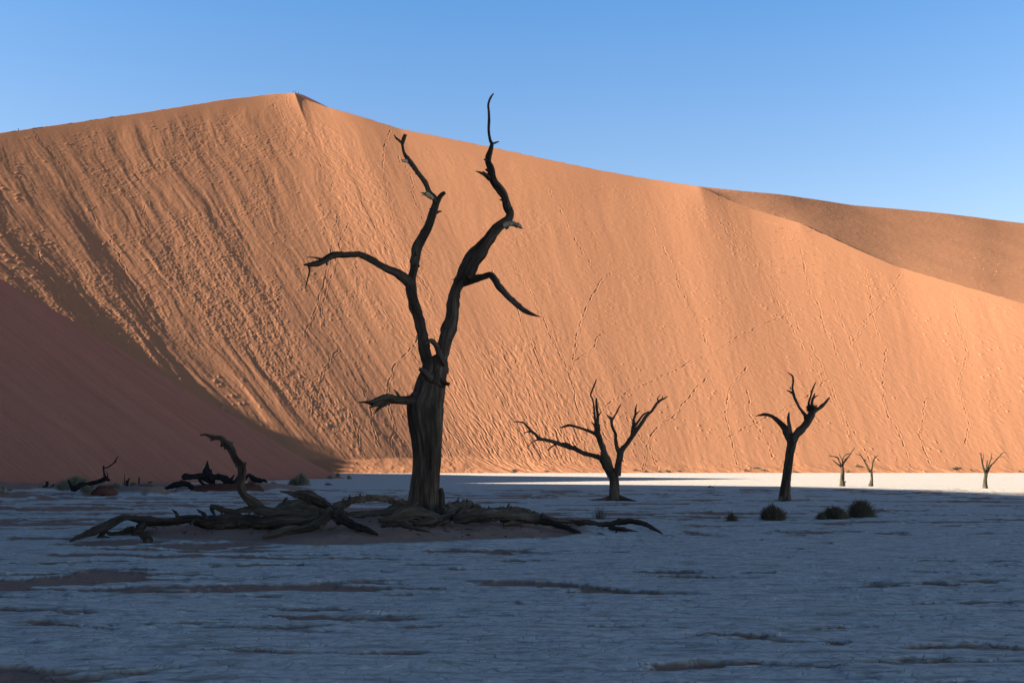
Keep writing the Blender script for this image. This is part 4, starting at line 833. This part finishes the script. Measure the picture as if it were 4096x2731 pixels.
# tufts at the foot of the big dune
deps = bpy.context.evaluated_depsgraph_get(); dune_o = bpy.data.objects['big_dune']
def on_obj(o, px, py):
    d = Vector(ray(px, py)).normalized(); r = o.ray_cast(Vector((0, 0, CAMZ)), d)
    return (r[1] if r[0] else None)
FT = [(1920, 1896, 26), (1958, 1897, 16), (1989, 1896, 18), (2058, 1882, 36), (2055, 1891, 26), (2185, 1885, 20), (2542, 1881, 26), (2582, 1887, 22), (2638, 1887, 14), (2670, 1885, 28), (2716, 1885, 22),
      (2983, 1881, 26), (3024, 1871, 30), (3052, 1881, 24), (3179, 1886, 22), (3429, 1864, 34), (3391, 1887, 14), (3814, 1875, 30), (3826, 1871, 22), (3885, 1881, 14), (4078, 1885, 14)]
WHERE = ['left most of the dune foot tufts, just right of the tall trunk', 'second dune foot tuft right of the tall trunk', 'third dune foot tuft right of the tall trunk', 'larger upper tuft of a pair between the tall tree and the forked tree', 'lower tuft of a pair between the tall tree and the forked tree', 'faint tuft under the left arms of the forked tree',
         'first dune foot tuft right of the forked tree', 'second dune foot tuft right of the forked tree', 'third and smallest dune foot tuft right of the forked tree', 'fourth and widest dune foot tuft right of the forked tree', 'fifth dune foot tuft right of the forked tree',
         'dune foot tuft left of a trio beside the leaning tree', 'upper thin tuft of a trio beside the leaning tree', 'right tuft of a trio beside the leaning tree', 'dune foot tuft just right of the leaning trunk', 'broad dark tuft high between the two small sunlit trees', 'tiny tuft below the dark tuft between the two small trees', 'lower left of two joined tufts left of the solitary small tree', 'upper right of two joined tufts left of the solitary small tree', 'tiny tuft close left of the solitary small tree', 'right most dune foot tuft at the edge of the picture']
for i, ((a, b, w), lb) in enumerate(zip(FT, WHERE)):
    h = on_obj(dune_o, a, b)
    Y = h.y if h else 330.
    shrub('dune_tuft', lb, a, b + 2, Y - .3, w, 8, 160, M_TUFT, 200 + i, 'tufts along the foot of the big dune', kind='grass', cat='grass tuft')

# wisps of straw grass scattered on the upper slopes: nobody could count them
def wisps():
    rng = np.random.default_rng(9); V = []; Fs = []; far = bpy.data.objects['far_dune']
    spots = [(rng.uniform(3700, 4090), rng.uniform(930, 1120), far) for _ in range(70)] + [(rng.uniform(20, 420), rng.uniform(590, 800), dune_o) for _ in range(120)] + [(rng.uniform(3080, 3320), rng.uniform(850, 1120), dune_o) for _ in range(50)]
    spots += [(3725 + k * 62 + rng.uniform(-15, 15), 1108 + k * 10, bpy.data.objects['dune_spur']) for k in range(6) for _ in range(3)]
    for a, b, o in spots:
        h = on_obj(o, a, b)
        if not h: continue
        c = np.array(h)
        for q in range(7):
            t = rng.uniform(0, 6.28); ln = rng.uniform(.5, 1.1); d = np.array((math.cos(t) * .35, math.sin(t) * .35, 1.)) * ln; s = np.array((math.sin(t), -math.cos(t), 0)) * .06; k = len(V)
            V += [c - s, c + s, c + s * .4 + d, c - s * .4 + d]; Fs.append((k, k + 1, k + 2, k + 3))
    o = mesh_obj('straw_grass', V, Fs, M_STRAW, smooth=False); props(o, 'thin wisps of pale grass scattered over the upper dune slopes', 'grass', kind='stuff')
wisps()

# ------------------------------------------------------------------ tiny walkers on the crest
def flat_mat(name, c):
    k = NT(name); k.l(k.mix(k.noise(k.coord(), 8, 2), tuple(x * .8 for x in c), c), k.b.inputs['Base Color']); return k.m
M_CLOTH = flat_mat('dark_clothing', (.03, .03, .05)); M_SHIRT = flat_mat('walker_top', (.10, .04, .05)); M_HAIR = flat_mat('dark_hair', (.02, .015, .01)); M_PACK = flat_mat('backpack', (.05, .05, .08))
def person(label, px, py, Y, yaw, pose, top, scale=1.0, pack=False):
    """one skin-grown figure: vertices per joint, radius per vertex"""
    J = [((0, 0, .95), .13), ((0, 0, 1.12), .12), ((0, .02, 1.35), .16), ((0, .03, 1.50), .06), ((0, .05, 1.58), .085), ((0, .05, 1.70), .095)]
    E = [(0, 1), (1, 2), (2, 3), (3, 4), (4, 5)]
    st_, ar = (.28, .22) if pose == 'walk' else (.06, .05)
    for s in (-1, 1):
        k = len(J); J += [((s * .10, 0, .90), .10), ((s * .12, st_ * .5 * s, .50), .075), ((s * .12, st_ * s - .03, .09), .05), ((s * .13, st_ * s + .13, .04), .04)]
        E += [(0, k), (k, k + 1), (k + 1, k + 2), (k + 2, k + 3)]
        k = len(J); J += [((s * .19, .01, 1.40), .06), ((s * .25, -ar * s, 1.13), .045), ((s * .24, .12 - ar * s, .90), .035), ((s * .24, .16 - ar * s, .82), .03)]
        E += [(2, k), (k, k + 1), (k + 1, k + 2), (k + 2, k + 3)]
    me = bpy.data.meshes.new('person'); me.from_pydata([j[0] for j in J], E, []); o = bpy.data.objects.new('person', me); SC.collection.objects.link(o)
    m = o.modifiers.new('skin', 'SKIN'); m2 = o.modifiers.new('sub', 'SUBSURF'); m2.levels = 1; m2.render_levels = 2
    for i, j in enumerate(J): me.skin_vertices[0].data[i].radius = (j[1], j[1])
    me.skin_vertices[0].data[0].use_root = True
    me.materials.append(top)
    h = P(px, py, Y); o.location = Vector(h.tolist()); o.rotation_euler = (0, 0, yaw); o.scale = (scale,) * 3
    props(o, label, 'person', 'walkers on the dune crest')
    # hair cap
    n, mm = 14, 7; th = np.linspace(0, 2 * np.pi, n, endpoint=False)[None]; ph = np.linspace(.05, 1.7, mm)[:, None]
    V = np.stack([.105 * np.sin(ph) * np.cos(th), .02 + .115 * np.sin(ph) * np.sin(th), 1.70 + .12 * np.cos(ph) * np.ones_like(th)], 2).reshape(-1, 3)
    i = np.arange(mm - 1)[:, None] * n; j = np.arange(n)[None]; j2 = (j + 1) % n
    hr = mesh_obj('hair', V, np.stack([i + j, i + n + j, i + n + j2, i + j2], 2).reshape(-1, 4), M_HAIR); hr.parent = o
    if pack:
        th = np.linspace(0, 2 * np.pi, 16, endpoint=False)[None]; zz = np.linspace(0, 1, 8)[:, None]; rr = np.sin(np.clip(zz, .04, .96) * np.pi) ** .35
        V = np.stack([.16 * rr * np.cos(th), -.22 + .13 * rr * np.sin(th), 1.02 + .45 * zz * np.ones_like(th)], 2).reshape(-1, 3)
        i = np.arange(7)[:, None] * 16; j = np.arange(16)[None]; j2 = (j + 1) % 16
        bp_ = mesh_obj('backpack', V, np.stack([i + j, i + j2, i + 16 + j2, i + 16 + j], 2).reshape(-1, 4), M_PACK); bp_.parent = o
    return o
person('lone dark figure walking along the crest at the far left', 73, 526, 552, -1.3, 'walk', M_CLOTH, 1.0, True)
person('dark figure with a pack standing left of the three on the summit', 1172, 373, 730, 1.9, 'stand', M_SHIRT, 1.1, True)
person('middle figure of the three on the summit, standing', 1183, 372.5, 730, 2.4, 'walk', M_CLOTH, 1.1)
person('right hand figure of the three, stepping down behind the summit', 1194, 377, 733, -2.0, 'walk', M_CLOTH, 1.05)

def litter():
    rng = np.random.default_rng(21); Vs, Qs, Us = [], [], []; off = 0
    for i in range(420):
        a = rng.uniform(0, 6.283); r = rng.uniform(0, 1) ** .5 * .78; x = -3.6 + math.cos(a) * r * 8.5; y = 26 + math.sin(a) * r * 5.6
        if i > 330: x, y = rng.uniform(-30, -14), rng.uniform(60, 80)
        ln = rng.uniform(.04, .24); th = rng.uniform(0, 3.14); z = gz(x, y) + .012
        d = np.array((math.cos(th), math.sin(th), rng.uniform(-.1, .25))) * ln; uu = np.linspace(-.5, .5, 5)[:, None]
        pp = np.array((x, y, z)) + d * uu + rng.normal(0, .1, 3) * ln * uu ** 2
        v, q, u = tube(pp, np.array([.4, .9, 1, .8, .3]) * rng.uniform(.004, .016), 6, i, .3, .1)
        Vs.append(v); Qs.append(q + off); Us.append(u); off += len(v)
    o = mesh_obj('wood_litter', np.vstack(Vs), np.vstack(Qs), M_GREY, uv=np.vstack(Us)); props(o, 'scattered chips and twigs of dead wood on the sand mound', 'wood litter', kind='stuff')
litter()
